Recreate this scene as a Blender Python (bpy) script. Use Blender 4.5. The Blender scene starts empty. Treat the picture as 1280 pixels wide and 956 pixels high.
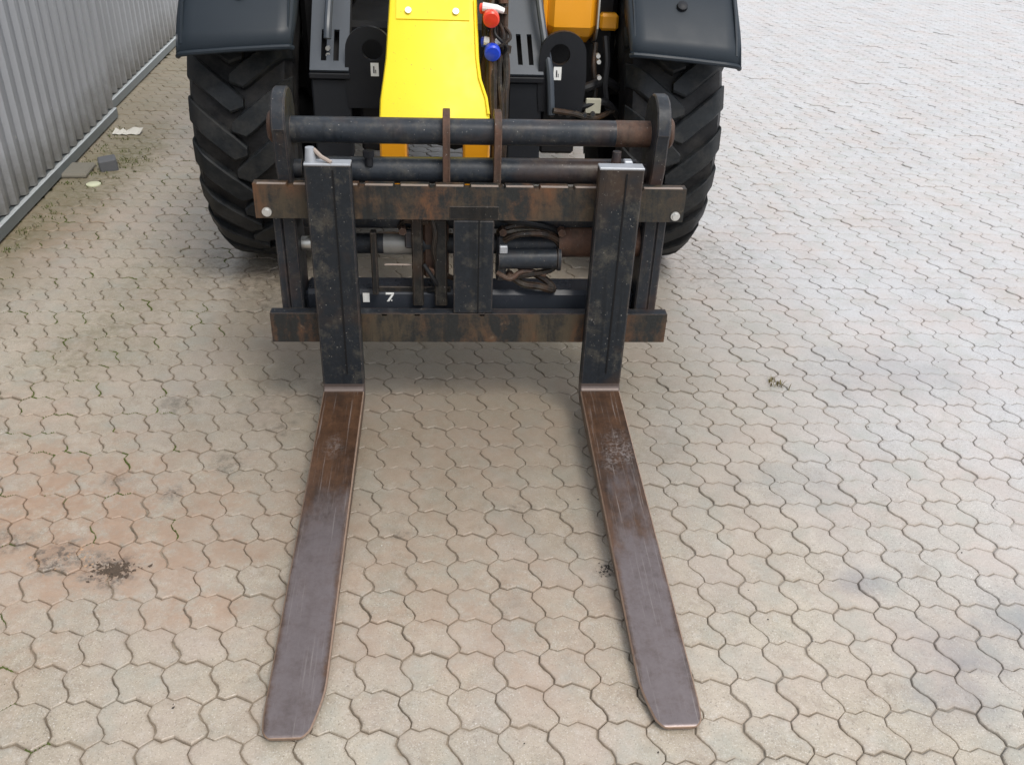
import bpy, bmesh, math, random
import numpy as np
from mathutils import Vector, Matrix
random.seed(7); RNG=np.random.default_rng(7)
S=bpy.context.scene; COL=S.collection
R=math.radians; PI=math.pi
# ------------------------------------------------------------------ camera
F,PITCH,ROLL,YAW=1124.77,0.54838,0.040237,-0.080832
CAM=np.array([-0.0727,-2.3965,1.6094])
def cam_rows():
    c,s=math.cos(PITCH),math.sin(PITCH); B=np.array([[1,0,0],[0,-s,-c],[0,c,-s]])
    c,s=math.cos(YAW),math.sin(YAW); Y=np.array([[c,s,0],[-s,c,0],[0,0,1]])
    c,s=math.cos(ROLL),math.sin(ROLL); Q=np.array([[c,-s,0],[s,c,0],[0,0,1]])
    return Q@B@Y
CR=cam_rows()
cd=bpy.data.cameras.new('camera'); cam=bpy.data.objects.new('camera',cd); COL.objects.link(cam); S.camera=cam
M=Matrix([[CR[0][0],-CR[1][0],-CR[2][0],CAM[0]],[CR[0][1],-CR[1][1],-CR[2][1],CAM[1]],[CR[0][2],-CR[1][2],-CR[2][2],CAM[2]],[0,0,0,1]])
cam.matrix_world=M; cd.sensor_width=36; cd.lens=36*F/1280; cd.clip_end=500; cd.clip_start=.05
def px(P):
    q=(np.atleast_2d(P)-CAM)@CR.T
    z=np.where(q[:,2]>.05,q[:,2],.05)
    return np.c_[640+F*q[:,0]/z,478+F*q[:,1]/z,q[:,2]]
# ------------------------------------------------------------------ world + sun (bright overcast)
SUN_EL,SUN_AZ=R(58),R(150)      # azimuth clockwise from +Y
W=bpy.data.worlds.new('World'); S.world=W; W.use_nodes=True; nt=W.node_tree; bg=nt.nodes['Background']
sky=nt.nodes.new('ShaderNodeTexSky'); sky.sky_type='NISHITA'; sky.sun_disc=False
sky.sun_elevation=SUN_EL; sky.sun_rotation=SUN_AZ; sky.dust_density=4; sky.air_density=1.5
hs=nt.nodes.new('ShaderNodeHueSaturation'); hs.inputs['Saturation'].default_value=.3; hs.inputs['Value'].default_value=1
nt.links.new(sky.outputs[0],hs.inputs['Color'])
mx=nt.nodes.new('ShaderNodeMix'); mx.data_type='RGBA'; mx.inputs[0].default_value=.6
nt.links.new(hs.outputs[0],mx.inputs[6]); mx.inputs[7].default_value=(8.7,9.2,10.1,1)
nt.links.new(mx.outputs[2],bg.inputs['Color']); bg.inputs['Strength'].default_value=.135
sl=bpy.data.lights.new('sun','SUN'); sl.energy=1.5; sl.angle=R(20); sl.color=(1,.94,.86)
so=bpy.data.objects.new('sun',sl); COL.objects.link(so)
sd=Vector((math.sin(SUN_AZ)*math.cos(SUN_EL),math.cos(SUN_AZ)*math.cos(SUN_EL),math.sin(SUN_EL)))
so.rotation_euler=sd.to_track_quat('Z','Y').to_euler()
S.view_settings.view_transform='Standard'; S.view_settings.look='None'; S.view_settings.exposure=0.22; S.view_settings.gamma=1
# ------------------------------------------------------------------ node helpers
class NM:
    def __init__(s,name):
        s.m=bpy.data.materials.new(name); s.m.use_nodes=True; s.t=s.m.node_tree; s.b=s.t.nodes['Principled BSDF']
        s.tc=s.t.nodes.new('ShaderNodeTexCoord'); s.geo=s.t.nodes.new('ShaderNodeNewGeometry')
    def n(s,k,**kw):
        x=s.t.nodes.new(k)
        for a,v in kw.items(): setattr(x,a,v)
        return x
    def l(s,a,b): s.t.links.new(a,b)
    def setb(s,**kw):
        for k,v in kw.items():
            i=s.b.inputs[k.replace('_',' ')]
            if isinstance(v,bpy.types.NodeSocket): s.l(v,i)
            else: i.default_value=v if not isinstance(v,tuple) or len(v)==4 else (*v,1)
    def noise(s,scale,detail=4,rough=.55,vec=None,stretch=None,obj=False,dist=0):
        v=vec or (s.tc.outputs['Object'] if obj else s.geo.outputs['Position'])
        if stretch:
            mp=s.n('ShaderNodeMapping'); mp.inputs['Scale'].default_value=stretch; s.l(v,mp.inputs[0]); v=mp.outputs[0]
        x=s.n('ShaderNodeTexNoise'); x.inputs['Scale'].default_value=scale; x.inputs['Detail'].default_value=detail; x.inputs['Roughness'].default_value=rough; x.inputs['Distortion'].default_value=dist
        s.l(v,x.inputs['Vector']); return x.outputs['Fac']
    def ramp(s,fac,stops,interp='LINEAR'):
        x=s.n('ShaderNodeValToRGB'); s.l(fac,x.inputs[0]); e=x.color_ramp.elements; x.color_ramp.interpolation=interp
        for i,(p,c) in enumerate(stops):
            el=e[i] if i<2 else e.new(p)
            el.position=p
            el.color=(c,c,c,1) if not isinstance(c,tuple) else (*c,1)
        return x.outputs['Color']
    def mix(s,f,a,b,mode='MIX'):
        x=s.n('ShaderNodeMix'); x.data_type='RGBA'; x.blend_type=mode
        for i,v in ((0,f),(6,a),(7,b)):
            if isinstance(v,bpy.types.NodeSocket): s.l(v,x.inputs[i])
            else: x.inputs[i].default_value=v if i==0 else (*v,1)
        return x.outputs[2]
    def math(s,op,a,b=0.,c=0.,clamp=False):
        x=s.n('ShaderNodeMath'); x.operation=op; x.use_clamp=clamp
        for i,v in enumerate((a,b,c)):
            if isinstance(v,bpy.types.NodeSocket): s.l(v,x.inputs[i])
            else: x.inputs[i].default_value=v
        return x.outputs[0]
    def bump(s,h,strength=.3,dist=.002):
        x=s.n('ShaderNodeBump'); x.inputs['Strength'].default_value=strength; x.inputs['Distance'].default_value=dist
        s.l(h,x.inputs['Height']); s.l(x.outputs[0],s.b.inputs['Normal'])
    def blob(s,x,y,r,soft=.5,wob=.4,sx=1,sy=1,scale=6):
        # irregular patch at a real place on the ground; returns 0..1
        mp=s.n('ShaderNodeMapping'); mp.vector_type='POINT'; mp.inputs['Location'].default_value=(-x/sx/r,-y/sy/r,0); mp.inputs['Scale'].default_value=(1/sx/r,1/sy/r,0)
        s.l(s.geo.outputs['Position'],mp.inputs[0])
        ln=s.n('ShaderNodeVectorMath'); ln.operation='LENGTH'; s.l(mp.outputs[0],ln.inputs[0])
        nz=s.noise(scale,5,.65)
        d=s.math('ADD',ln.outputs['Value'],s.math('MULTIPLY',s.math('SUBTRACT',nz,.5),wob*4))
        mr=s.n('ShaderNodeMapRange'); mr.interpolation_type='SMOOTHSTEP'; s.l(d,mr.inputs[0])
        mr.inputs[1].default_value=1+soft; mr.inputs[2].default_value=1-soft; mr.inputs[3].default_value=0; mr.inputs[4].default_value=1
        return mr.outputs[0]
# ------------------------------------------------------------------ materials
MAT={}
def stone_mat():
    s=NM('paving_concrete')
    at=s.n('ShaderNodeAttribute'); at.attribute_name='tint'; sp=s.n('ShaderNodeSeparateXYZ'); s.l(at.outputs['Vector'],sp.inputs[0]); t=sp.outputs[0]; soil=sp.outputs[1]
    big=s.noise(.9,5,.6); mid=s.noise(5.5,6,.7); fine=s.noise(150,4,.8); speck=s.noise(300,2,.6); blot=s.noise(28,5,.75)
    base=s.ramp(t,[(0,(.325,.270,.195)),(.5,(.425,.368,.285)),(1,(.51,.448,.355))])
    base=s.mix(s.ramp(big,[(.38,0.),(.68,.6)]),base,(.50,.405,.29),'MIX')
    base=s.mix(.35,base,s.mix(mid,(.26,.225,.175),(.56,.50,.415)))
    base=s.mix(.38,base,s.mix(s.ramp(blot,[(.3,0.),(.7,1.)]),(.26,.225,.175),(.53,.47,.375)))
    sep=s.n('ShaderNodeSeparateXYZ'); s.l(s.geo.outputs['Position'],sep.inputs[0])
    gr=s.n('ShaderNodeMapRange'); gr.interpolation_type='SMOOTHSTEP'
    s.l(s.math('ADD',s.math('ADD',sep.outputs[0],s.math('MULTIPLY',sep.outputs[1],.35)),s.math('MULTIPLY',s.noise(1.3,4),1.2)),gr.inputs[0]); gr.inputs[1].default_value=.9; gr.inputs[2].default_value=2.6
    base=s.mix(s.math('MULTIPLY',gr.outputs[0],.85),base,s.mix(mid,(.41,.412,.425),(.57,.572,.59)))  # paler, bluer stones to the right: sky sheen put into the colour
    tr=s.noise(1.6,6,.65,stretch=(1.6,.5,1),dist=.6)
    base=s.mix(s.ramp(tr,[(.50,0.),(.72,.26)]),base,(.26,.26,.275))
    base=s.mix(.62,base,s.mix(fine,(.30,.30,.30),(.70,.70,.70)),'OVERLAY')
    base=s.mix(s.ramp(speck,[(.60,0.),(.70,.6)]),base,(.80,.79,.75))
    base=s.mix(s.ramp(s.noise(230,2,.5),[(.32,.6),(.40,0.)]),base,(.12,.105,.085))
    mott=s.noise(15,6,.85,dist=.4); wet=s.noise(2.4,6,.75)
    gl=s.math('MULTIPLY_ADD',gr.outputs[0],-.6,1.0)
    base=s.mix(s.math('MULTIPLY',s.math('MULTIPLY',s.ramp(mott,[(.50,0.),(.64,1.)]),s.ramp(wet,[(.38,.15),(.60,1.)])),s.math('MULTIPLY',gl,.50)),base,(.20,.155,.11))
    base=s.mix(s.math('MULTIPLY',s.ramp(s.noise(19,6,.8),[(.54,0.),(.66,.42)]),gl),base,(.55,.52,.47))
    hue=s.noise(3.6,4,.6); h2=s.noise(8.5,4,.6)
    base=s.mix(s.ramp(hue,[(.42,0.),(.66,.40)]),base,(.47,.375,.325)); base=s.mix(s.ramp(h2,[(.50,0.),(.68,.38)]),base,(.33,.35,.31))
    sn=s.math('MULTIPLY',s.math('POWER',soil,1.4),s.ramp(s.noise(7,6,.85),[(.42,.0),(.60,1.)]))
    base=s.mix(s.math('MULTIPLY',s.math('MULTIPLY',sn,.52),s.math('MULTIPLY_ADD',gr.outputs[0],-.55,1.0)),base,s.mix(s.noise(2.2,4),(.15,.12,.085),(.36,.275,.20)))
    br=s.ramp(s.noise(11,6,.8),[(.40,.08),(.56,1.)])
    for x,y,r,sx,sy,a in ((-1.08,-.45,.26,1.4,1.1,1.),(-.62,-.60,.07,1,1,.8),(-.35,-.75,.3,1,1,.35),(.05,.05,.3,1.2,.8,.4),(-.92,-.62,.16,1.2,.9,.9),(-.70,-.78,.10,1.2,.8,.8),(-1.12,-.95,.2,1,.8,.4),(-1.5,-.3,.4,1,1,.5),(-.15,-.15,.26,1.3,.8,.45),(-.02,-.62,.28,.9,1.2,.45),(.2,-.95,.2,1,1,.35),(-1.9,1.55,.3,.7,1.2,.6),(-.62,-.42,.16,1.4,.7,.4)):
        base=s.mix(s.math('MULTIPLY',s.math('MULTIPLY',s.blob(x,y,r,.7,.55,sx,sy,9),a),br),base,s.mix(blot,(.28,.18,.12),(.49,.35,.255)))
    dk=s.ramp(s.noise(34,6,.85),[(.46,.12),(.58,1.)])
    for x,y,r,a in ((-.925,-.665,.06,.97),(-1.06,-.62,.06,.85),(.325,-.70,.028,.95),(-.70,2.0,.25,.3),(-.95,1.2,.22,.55),(.95,1.3,.3,.4),(-.70,.95,.2,.7),(-.62,.1,.12,.4),(-.95,.1,.05,.6),(-.72,-.22,.05,.6),(-.85,-.36,.03,.7),(-1.02,-.30,.035,.6),(-.60,-.05,.04,.6),(.12,-.45,.03,.6),(-.20,-.55,.025,.6),(-1.2,-.55,.05,.6)):
        base=s.mix(s.math('MULTIPLY',s.math('MULTIPLY',s.blob(x,y,r,.6,.6,scale=22),a),dk),base,(.075,.058,.045))
    for x,y,r,a in ((1.12,-.98,.08,.55),(1.35,-.9,.09,.5),(.98,-.75,.05,.5),(1.05,-1.12,.07,.5),(1.5,.3,.2,.35),(.9,-.35,.1,.3)):
        base=s.mix(s.math('MULTIPLY',s.math('MULTIPLY',s.blob(x,y,r,.9,.6,1.3,.8,scale=12),a),s.ramp(mid,[(.35,.4),(.6,1.)])),base,(.17,.175,.195))
    base=s.mix(s.math('MULTIPLY',s.blob(0,.55,1.2,.6,.15,.85,1.0),.62),base,(.16,.135,.10))  # brown grime plus soft shade under the machine, painted into the stone colour
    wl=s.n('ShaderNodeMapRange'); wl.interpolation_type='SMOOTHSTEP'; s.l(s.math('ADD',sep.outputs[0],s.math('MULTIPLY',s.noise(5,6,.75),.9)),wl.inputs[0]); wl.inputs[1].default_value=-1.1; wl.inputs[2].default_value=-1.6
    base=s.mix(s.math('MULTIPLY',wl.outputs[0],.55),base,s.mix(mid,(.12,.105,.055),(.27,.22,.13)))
    for x,y,r_,a in ((-1.86,2.62,.22,.9),(-1.90,2.05,.22,.7),(-1.85,3.0,.2,.5),(-1.25,1.0,.25,.35),(-1.35,.45,.2,.4),(-1.25,-.85,.08,.5),(-1.98,1.5,.16,.6)):
        base=s.mix(s.math('MULTIPLY',s.math('MULTIPLY',s.blob(x,y,r_,.7,.5,.8,1.2,16),a),s.ramp(s.noise(30,6,.85),[(.40,.15),(.58,1.)])),base,s.mix(blot,(.06,.065,.02),(.20,.17,.07)))
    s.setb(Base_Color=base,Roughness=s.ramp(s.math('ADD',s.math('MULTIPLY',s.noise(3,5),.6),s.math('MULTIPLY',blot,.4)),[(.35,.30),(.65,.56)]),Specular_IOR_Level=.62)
    s.bump(s.math('ADD',fine,s.math('MULTIPLY',s.noise(40,4),.9)),.5,.0016)
    return s.m
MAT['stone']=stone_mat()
def joint_mat():
    s=NM('joint_sand')
    sep=s.n('ShaderNodeSeparateXYZ'); s.l(s.geo.outputs['Position'],sep.inputs[0])
    n1=s.noise(7,5,.7); n2=s.noise(120,3,.7)
    c=s.ramp(n1,[(.34,(.085,.066,.046)),(.47,(.22,.175,.13)),(.60,(.44,.365,.28))])
    c=s.mix(.4,c,s.mix(n2,(.05,.04,.03),(.3,.26,.2)))
    gr=s.n('ShaderNodeMapRange'); s.l(s.math('ADD',sep.outputs[0],s.noise(2,5)),gr.inputs[0]); gr.inputs[1].default_value=.8; gr.inputs[2].default_value=2.0
    c=s.mix(gr.outputs[0],c,s.mix(n2,(.22,.205,.185),(.46,.44,.41)))
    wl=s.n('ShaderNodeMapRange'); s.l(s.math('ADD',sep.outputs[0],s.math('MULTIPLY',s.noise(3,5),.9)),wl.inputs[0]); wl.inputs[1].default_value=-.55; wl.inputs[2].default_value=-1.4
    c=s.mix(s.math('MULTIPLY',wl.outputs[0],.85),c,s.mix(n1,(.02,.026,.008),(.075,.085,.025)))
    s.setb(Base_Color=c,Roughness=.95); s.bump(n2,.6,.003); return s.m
MAT['joint']=joint_mat()
def simple(name,col,rough=.5,metal=0,var=.15,bump=.1,scale=30,spec=.5,coat=0):
    if max(col)<.05 and spec==.5: spec=.24
    s=NM(name); n=s.noise(scale,5,.65,obj=True); b=s.noise(4,4,.6,obj=True)
    c0=tuple(max(0,x*(1-var)) for x in col); c1=tuple(min(1,x*(1+var)) for x in col)
    c=s.mix(s.math('ADD',s.math('MULTIPLY',n,.5),s.math('MULTIPLY',b,.5)),c0,c1)
    s.setb(Base_Color=c,Roughness=s.ramp(b,[(.3,max(.05,rough-.08)),(.7,min(1,rough+.08))]),Metallic=metal,Specular_IOR_Level=spec,Coat_Weight=coat)
    if bump: s.bump(n,bump,.001)
    MAT[name]=s.m; return s.m
def worn(name,dark,rust,amount,rough=.5,streak=(18,18,1.6),dust=.2,metal=0):
    s=NM(name)
    a=s.noise(1,6,.7,stretch=streak); b=s.noise(9,6,.7); c=s.noise(70,4,.7); d=s.noise(3.3,4,.6)
    fac=s.ramp(s.math('ADD',s.math('MULTIPLY',a,.55),s.math('MULTIPLY',b,.45)),[(max(0,.62-amount),0.),(min(1,.80-amount),1.)])
    col=s.mix(fac,s.mix(c,tuple(x*.6 for x in dark),tuple(min(1,x*1.7) for x in dark)),s.mix(c,tuple(x*.55 for x in rust),tuple(min(1,x*1.5) for x in rust)))
    col=s.mix(s.math('MULTIPLY',s.ramp(d,[(.5,0.),(.66,1.)]),.5),col,(rust[0]*1.6,rust[1]*1.15,rust[2]*.8))
    col=s.mix(s.math('MULTIPLY',s.ramp(s.noise(15,6,.75),[(.52,0.),(.72,1.)]),dust),col,(.20,.175,.13))
    col=s.mix(s.ramp(s.noise(150,2,.5),[(.70,0.),(.75,.55)]),col,(.36,.34,.31))
    bv=s.n('ShaderNodeBevel'); bv.samples=4; bv.inputs['Radius'].default_value=.004
    dp=s.n('ShaderNodeVectorMath'); dp.operation='DOT_PRODUCT'; s.l(bv.outputs[0],dp.inputs[0]); s.l(s.geo.outputs['Normal'],dp.inputs[1])
    ed=s.ramp(s.math('ADD',dp.outputs['Value'],s.math('MULTIPLY',s.math('SUBTRACT',s.noise(28,6,.8),.5),.30)),[(.86,1.),(.97,0.)])
    col=s.mix(s.math('MULTIPLY',ed,.5),col,(.20,.15,.115))
    drip=s.ramp(s.noise(1,4,.6,stretch=(34,34,1.3)),[(.56,0.),(.66,1.)])
    col=s.mix(s.math('MULTIPLY',drip,.5),col,tuple(x*.5 for x in dark))
    s.setb(Base_Color=col,Roughness=s.ramp(b,[(.3,rough-.08),(.7,rough+.18)]),Metallic=metal,Specular_IOR_Level=.28)
    s.bump(s.math('ADD',c,b),.35,.0015); MAT[name]=s.m; return s.m
worn('shank_paint',(.012,.015,.019),(.05,.040,.030),.06,.44,dust=.35)
def bar():
    s=NM('bar_paint'); v=s.geo.outputs['Position']
    a=s.noise(1,5,.65,stretch=(11,11,3.2),dist=.5); b=s.noise(26,6,.8); c=s.noise(3.1,4,.6,stretch=(1.6,1,1)); d=s.noise(1,5,.7,stretch=(45,45,2.5)); e=s.noise(90,4,.8)
    f=s.math('ADD',s.math('MULTIPLY',a,.6),s.math('MULTIPLY',b,.4))
    rust=s.mix(s.ramp(c,[(.42,0.),(.60,1.)]),(.060,.046,.029),(.100,.050,.026))
    rust=s.mix(s.ramp(s.math('ADD',s.math('MULTIPLY',a,.5),s.math('MULTIPLY',c,.5)),[(.56,0.),(.66,.5)]),rust,(.17,.070,.028))
    col=s.mix(s.ramp(f,[(.44,0.),(.56,1.)]),s.mix(e,(.008,.009,.009),(.024,.026,.026)),rust)
    col=s.mix(s.ramp(s.noise(1.7,3,.5,stretch=(1,1,.3)),[(.53,0.),(.64,.75)]),col,s.mix(e,(.010,.011,.012),(.026,.028,.030)))
    col=s.mix(s.ramp(d,[(.55,0.),(.66,.65)]),col,(.012,.011,.010))
    col=s.mix(s.ramp(b,[(.62,0.),(.72,.35)]),col,(.22,.19,.14))
    col=s.mix(.3,col,s.mix(e,(.3,.3,.3),(.7,.7,.7)),'OVERLAY')
    s.setb(Base_Color=col,Roughness=s.ramp(b,[(.3,.35),(.7,.68)]),Specular_IOR_Level=.4); s.bump(s.math('ADD',b,e),.4,.0015); MAT['bar_paint']=s.m
bar()
worn('bar_strap',(.010,.010,.010),(.045,.030,.018),.12,.46,streak=(14,14,3.5),dust=.22)
worn('frame_paint',(.017,.020,.025),(.06,.038,.026),.08,.40,dust=.2)
worn('rust_brown',(.026,.020,.017),(.085,.045,.030),.28,.55,dust=.15)
worn('greasy_hose',(.009,.008,.007),(.055,.028,.014),.16,.40,dust=.3)
def blade_mat():
    s=NM('blade_steel')
    a=s.noise(1,6,.7,stretch=(26,2.2,2)); b=s.noise(6,6,.75); c=s.noise(110,5,.75); d=s.noise(1.0,5,.7,stretch=(8,3,1)); e=s.noise(22,6,.8)
    f1=s.math('ADD',s.math('MULTIPLY',a,.3),s.math('ADD',s.math('MULTIPLY',d,.3),s.math('MULTIPLY',e,.4)))
    col=s.mix(s.ramp(f1,[(.40,0.),(.60,1.)]),(.030,.017,.011),(.105,.053,.028))
    col=s.mix(s.math('MULTIPLY',s.ramp(b,[(.5,0.),(.66,1.)]),.7),col,(.035,.022,.016))
    sep=s.n('ShaderNodeSeparateXYZ'); s.l(s.geo.outputs['Position'],sep.inputs[0])
    mr=s.n('ShaderNodeMapRange'); mr.interpolation_type='SMOOTHSTEP'; s.l(s.math('ADD',sep.outputs[1],s.math('MULTIPLY',s.math('SUBTRACT',d,.5),1.1)),mr.inputs[0]); mr.inputs[1].default_value=-.42; mr.inputs[2].default_value=-.72
    so_=s.n('ShaderNodeSeparateXYZ'); s.l(s.tc.outputs['Object'],so_.inputs[0])
    ex=s.math('ADD',s.math('ABSOLUTE',so_.outputs[0]),s.math('MULTIPLY',s.math('SUBTRACT',s.noise(14,6,.8),.5),.035))
    rim=s.n('ShaderNodeMapRange'); rim.interpolation_type='SMOOTHSTEP'; s.l(ex,rim.inputs[0]); rim.inputs[1].default_value=.063; rim.inputs[2].default_value=.046
    tip_sheen=s.math('MULTIPLY',s.math('MULTIPLY',mr.outputs[0],rim.outputs[0]),s.ramp(e,[(.30,.6),(.55,1.)]))
    # tip half: paler sky reflection put into the colour of the rubbed steel
    col=s.mix(tip_sheen,col,s.mix(f1,(.115,.09,.085),(.25,.215,.215)))
    for x,y,r_,k in ((.415,-.27,.04,.3),(.385,-.34,.03,.28),(-.405,-.27,.028,.25),(.44,-.31,.022,.3)):
        col=s.mix(s.math('MULTIPLY',s.math('MULTIPLY',s.blob(x,y,r_,.8,.5,.8,1.5,30),s.ramp(c,[(.45,0.),(.6,1.)])),k),col,(.36,.33,.32))
    sc=s.noise(1,4,.7,stretch=(170,3.2,3)); sc2=s.noise(1,4,.7,stretch=(60,160,3))
    col=s.mix(s.ramp(sc,[(.58,0.),(.70,.5)]),col,(.34,.30,.28))
    col=s.mix(s.ramp(sc2,[(.68,0.),(.76,.35)]),col,(.035,.028,.025))
    col=s.mix(.45,col,s.mix(c,(.3,.3,.3),(.7,.7,.7)),'OVERLAY')
    s.setb(Base_Color=col,Metallic=s.math('MULTIPLY_ADD',tip_sheen,.50,.18),Roughness=s.ramp(s.math('ADD',s.math('MULTIPLY',b,.5),s.math('MULTIPLY',e,.5)),[(.36,.27),(.66,.50)]),Specular_IOR_Level=.45)
    s.bump(s.math('ADD',s.math('MULTIPLY',c,.7),s.math('ADD',sc,s.math('MULTIPLY',e,1.5))),.22,.0012); MAT['blade']=s.m
blade_mat()
simple('blade_edge',(.27,.185,.135),.5,.3,.8,.5,90)
#simple('rubber',(.013,.014,.015),.55,0,.4,.3,45)
#simple('rubber_lug',(.018,.020,.023),.48,0,.5,.35,25)
simple('black_plastic',(.019,.026,.034),.42,0,.12,.12,160)
simple('black_steel',(.014,.015,.018),.45,0,.3,.15,40)
simple('dark_chassis',(.010,.010,.011),.6,0,.3,.15,20)
worn('pipe_paint',(.020,.024,.030),(.055,.040,.032),.02,.34,dust=.25)
#simple('yellow_paint',(.92,.72,.05),.38,0,.04,.03,8,coat=.2)
simple('shaded_yellow_paint',(.86,.36,.012),.38,0,.06,.03,8,coat=.2)  # same paint as the boom, its shaded orange tone put into the colour
simple('bare_steel',(.55,.54,.50),.35,.8,.2,.2,60)
simple('zinc',(.62,.62,.60),.35,.7,.2,.1,60)
simple('red_plastic',(.85,.06,.03),.35,0,.1,.05)
simple('blue_plastic',(.015,.06,.62),.35,0,.1,.05)
simple('white_paint',(.78,.78,.75),.5,0,.08,.05)
simple('ink',(.03,.03,.035),.5,0,.1,0)
simple('scuffed_top',(.40,.42,.45),.42,.35,.3,.25,60)
simple('worn_edge',(.34,.28,.24),.5,.25,.35,.3,60)
#simple('cladding',(.36,.375,.40),.38,.2,.16,.05,9)
simple('galvanised',(.19,.215,.225),.45,.35,.3,.2,14)
simple('pale_zinc',(.50,.53,.53),.45,.2,.2,.1,20)
simple('kerb_concrete',(.21,.195,.16),.9,0,.25,.5,50)
simple('grey_block',(.12,.125,.135),.8,0,.2,.4,50)
simple('moss',(.085,.11,.022),.95,0,.5,.3,60)
simple('mulch',(.085,.06,.042),.95,0,.5,.5,60)
simple('clay_crumb',(.42,.27,.17),.95,0,.3,.5,60)
simple('glass_dark',(.02,.025,.03),.08,0,.05,0)
simple('paper',(.62,.60,.54),.8,0,.1,.1)
simple('cream_disc',(.66,.68,.48),.5,0,.08,.1)
simple('grit',(.5,.48,.43),.9,0,.4,.2,90)
simple('dark_grit',(.05,.042,.035),.9,0,.4,.2,90)
def rubber(name,dark,amt):
    s=NM(name); a=s.noise(6,6,.75); b=s.noise(60,5,.75); c=s.noise(1.2,5,.7,stretch=(3,3,9))
    col=s.mix(b,tuple(x*.6 for x in dark),tuple(x*1.5 for x in dark))
    col=s.mix(s.math('MULTIPLY',s.ramp(a,[(.44,0.),(.68,1.)]),amt),col,(.095,.088,.078))
    col=s.mix(s.math('MULTIPLY',s.ramp(c,[(.5,0.),(.7,1.)]),amt*.6),col,(.05,.055,.062))
    s.setb(Base_Color=col,Roughness=s.ramp(a,[(.35,.42),(.65,.75)]),Specular_IOR_Level=.22); s.bump(s.math('ADD',b,s.math('MULTIPLY',a,1.5)),.5,.002); MAT[name]=s.m
rubber('rubber',(.007,.007,.008),.35); rubber('rubber_lug',(.010,.012,.014),.36)
def yellow():
    s=NM('yellow_paint'); a=s.noise(5,6,.7); b=s.noise(60,5,.8); d=s.noise(1,4,.6,stretch=(40,5,5))
    col=s.mix(a,(.90,.68,.018),(.93,.72,.028))  # lit lemon copy of the machine paint, brightness put into the colour
    col=s.mix(s.math('MULTIPLY',s.ramp(s.math('ADD',s.math('MULTIPLY',a,.5),s.math('MULTIPLY',b,.5)),[(.56,0.),(.68,1.)]),.28),col,(.50,.37,.10))
    col=s.mix(s.ramp(s.noise(130,2,.5),[(.70,0.),(.76,.6)]),col,(.22,.15,.05))
    s.setb(Base_Color=col,Roughness=s.ramp(a,[(.3,.34),(.7,.55)]),Coat_Weight=0.0,Specular_IOR_Level=.35); s.bump(d,.05,.001); MAT['yellow_paint']=s.m
yellow()
def clad():
    s=NM('cladding'); p=s.geo.outputs['Position']; sep=s.n('ShaderNodeSeparateXYZ'); s.l(p,sep.inputs[0])
    a=s.noise(1,5,.65,stretch=(9,9,.5)); b=s.noise(3,5,.6); c=s.noise(60,4,.7)
    col=s.mix(s.math('ADD',s.math('MULTIPLY',a,.6),s.math('MULTIPLY',b,.4)),(.30,.315,.345),(.47,.485,.51))
    mr=s.n('ShaderNodeMapRange'); s.l(s.math('ADD',sep.outputs[2],s.math('MULTIPLY',s.noise(7,6,.8),-.35)),mr.inputs[0]); mr.inputs[1].default_value=.14; mr.inputs[2].default_value=-.12
    col=s.mix(s.math('MULTIPLY',mr.outputs[0],.75),col,(.11,.10,.075))
    col=s.mix(s.ramp(c,[(.66,0.),(.74,.5)]),col,(.20,.19,.17))
    s.setb(Base_Color=col,Roughness=s.ramp(a,[(.3,.32),(.7,.5)]),Metallic=.2); s.bump(b,.12,.01); MAT['cladding']=s.m
clad()
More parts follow.
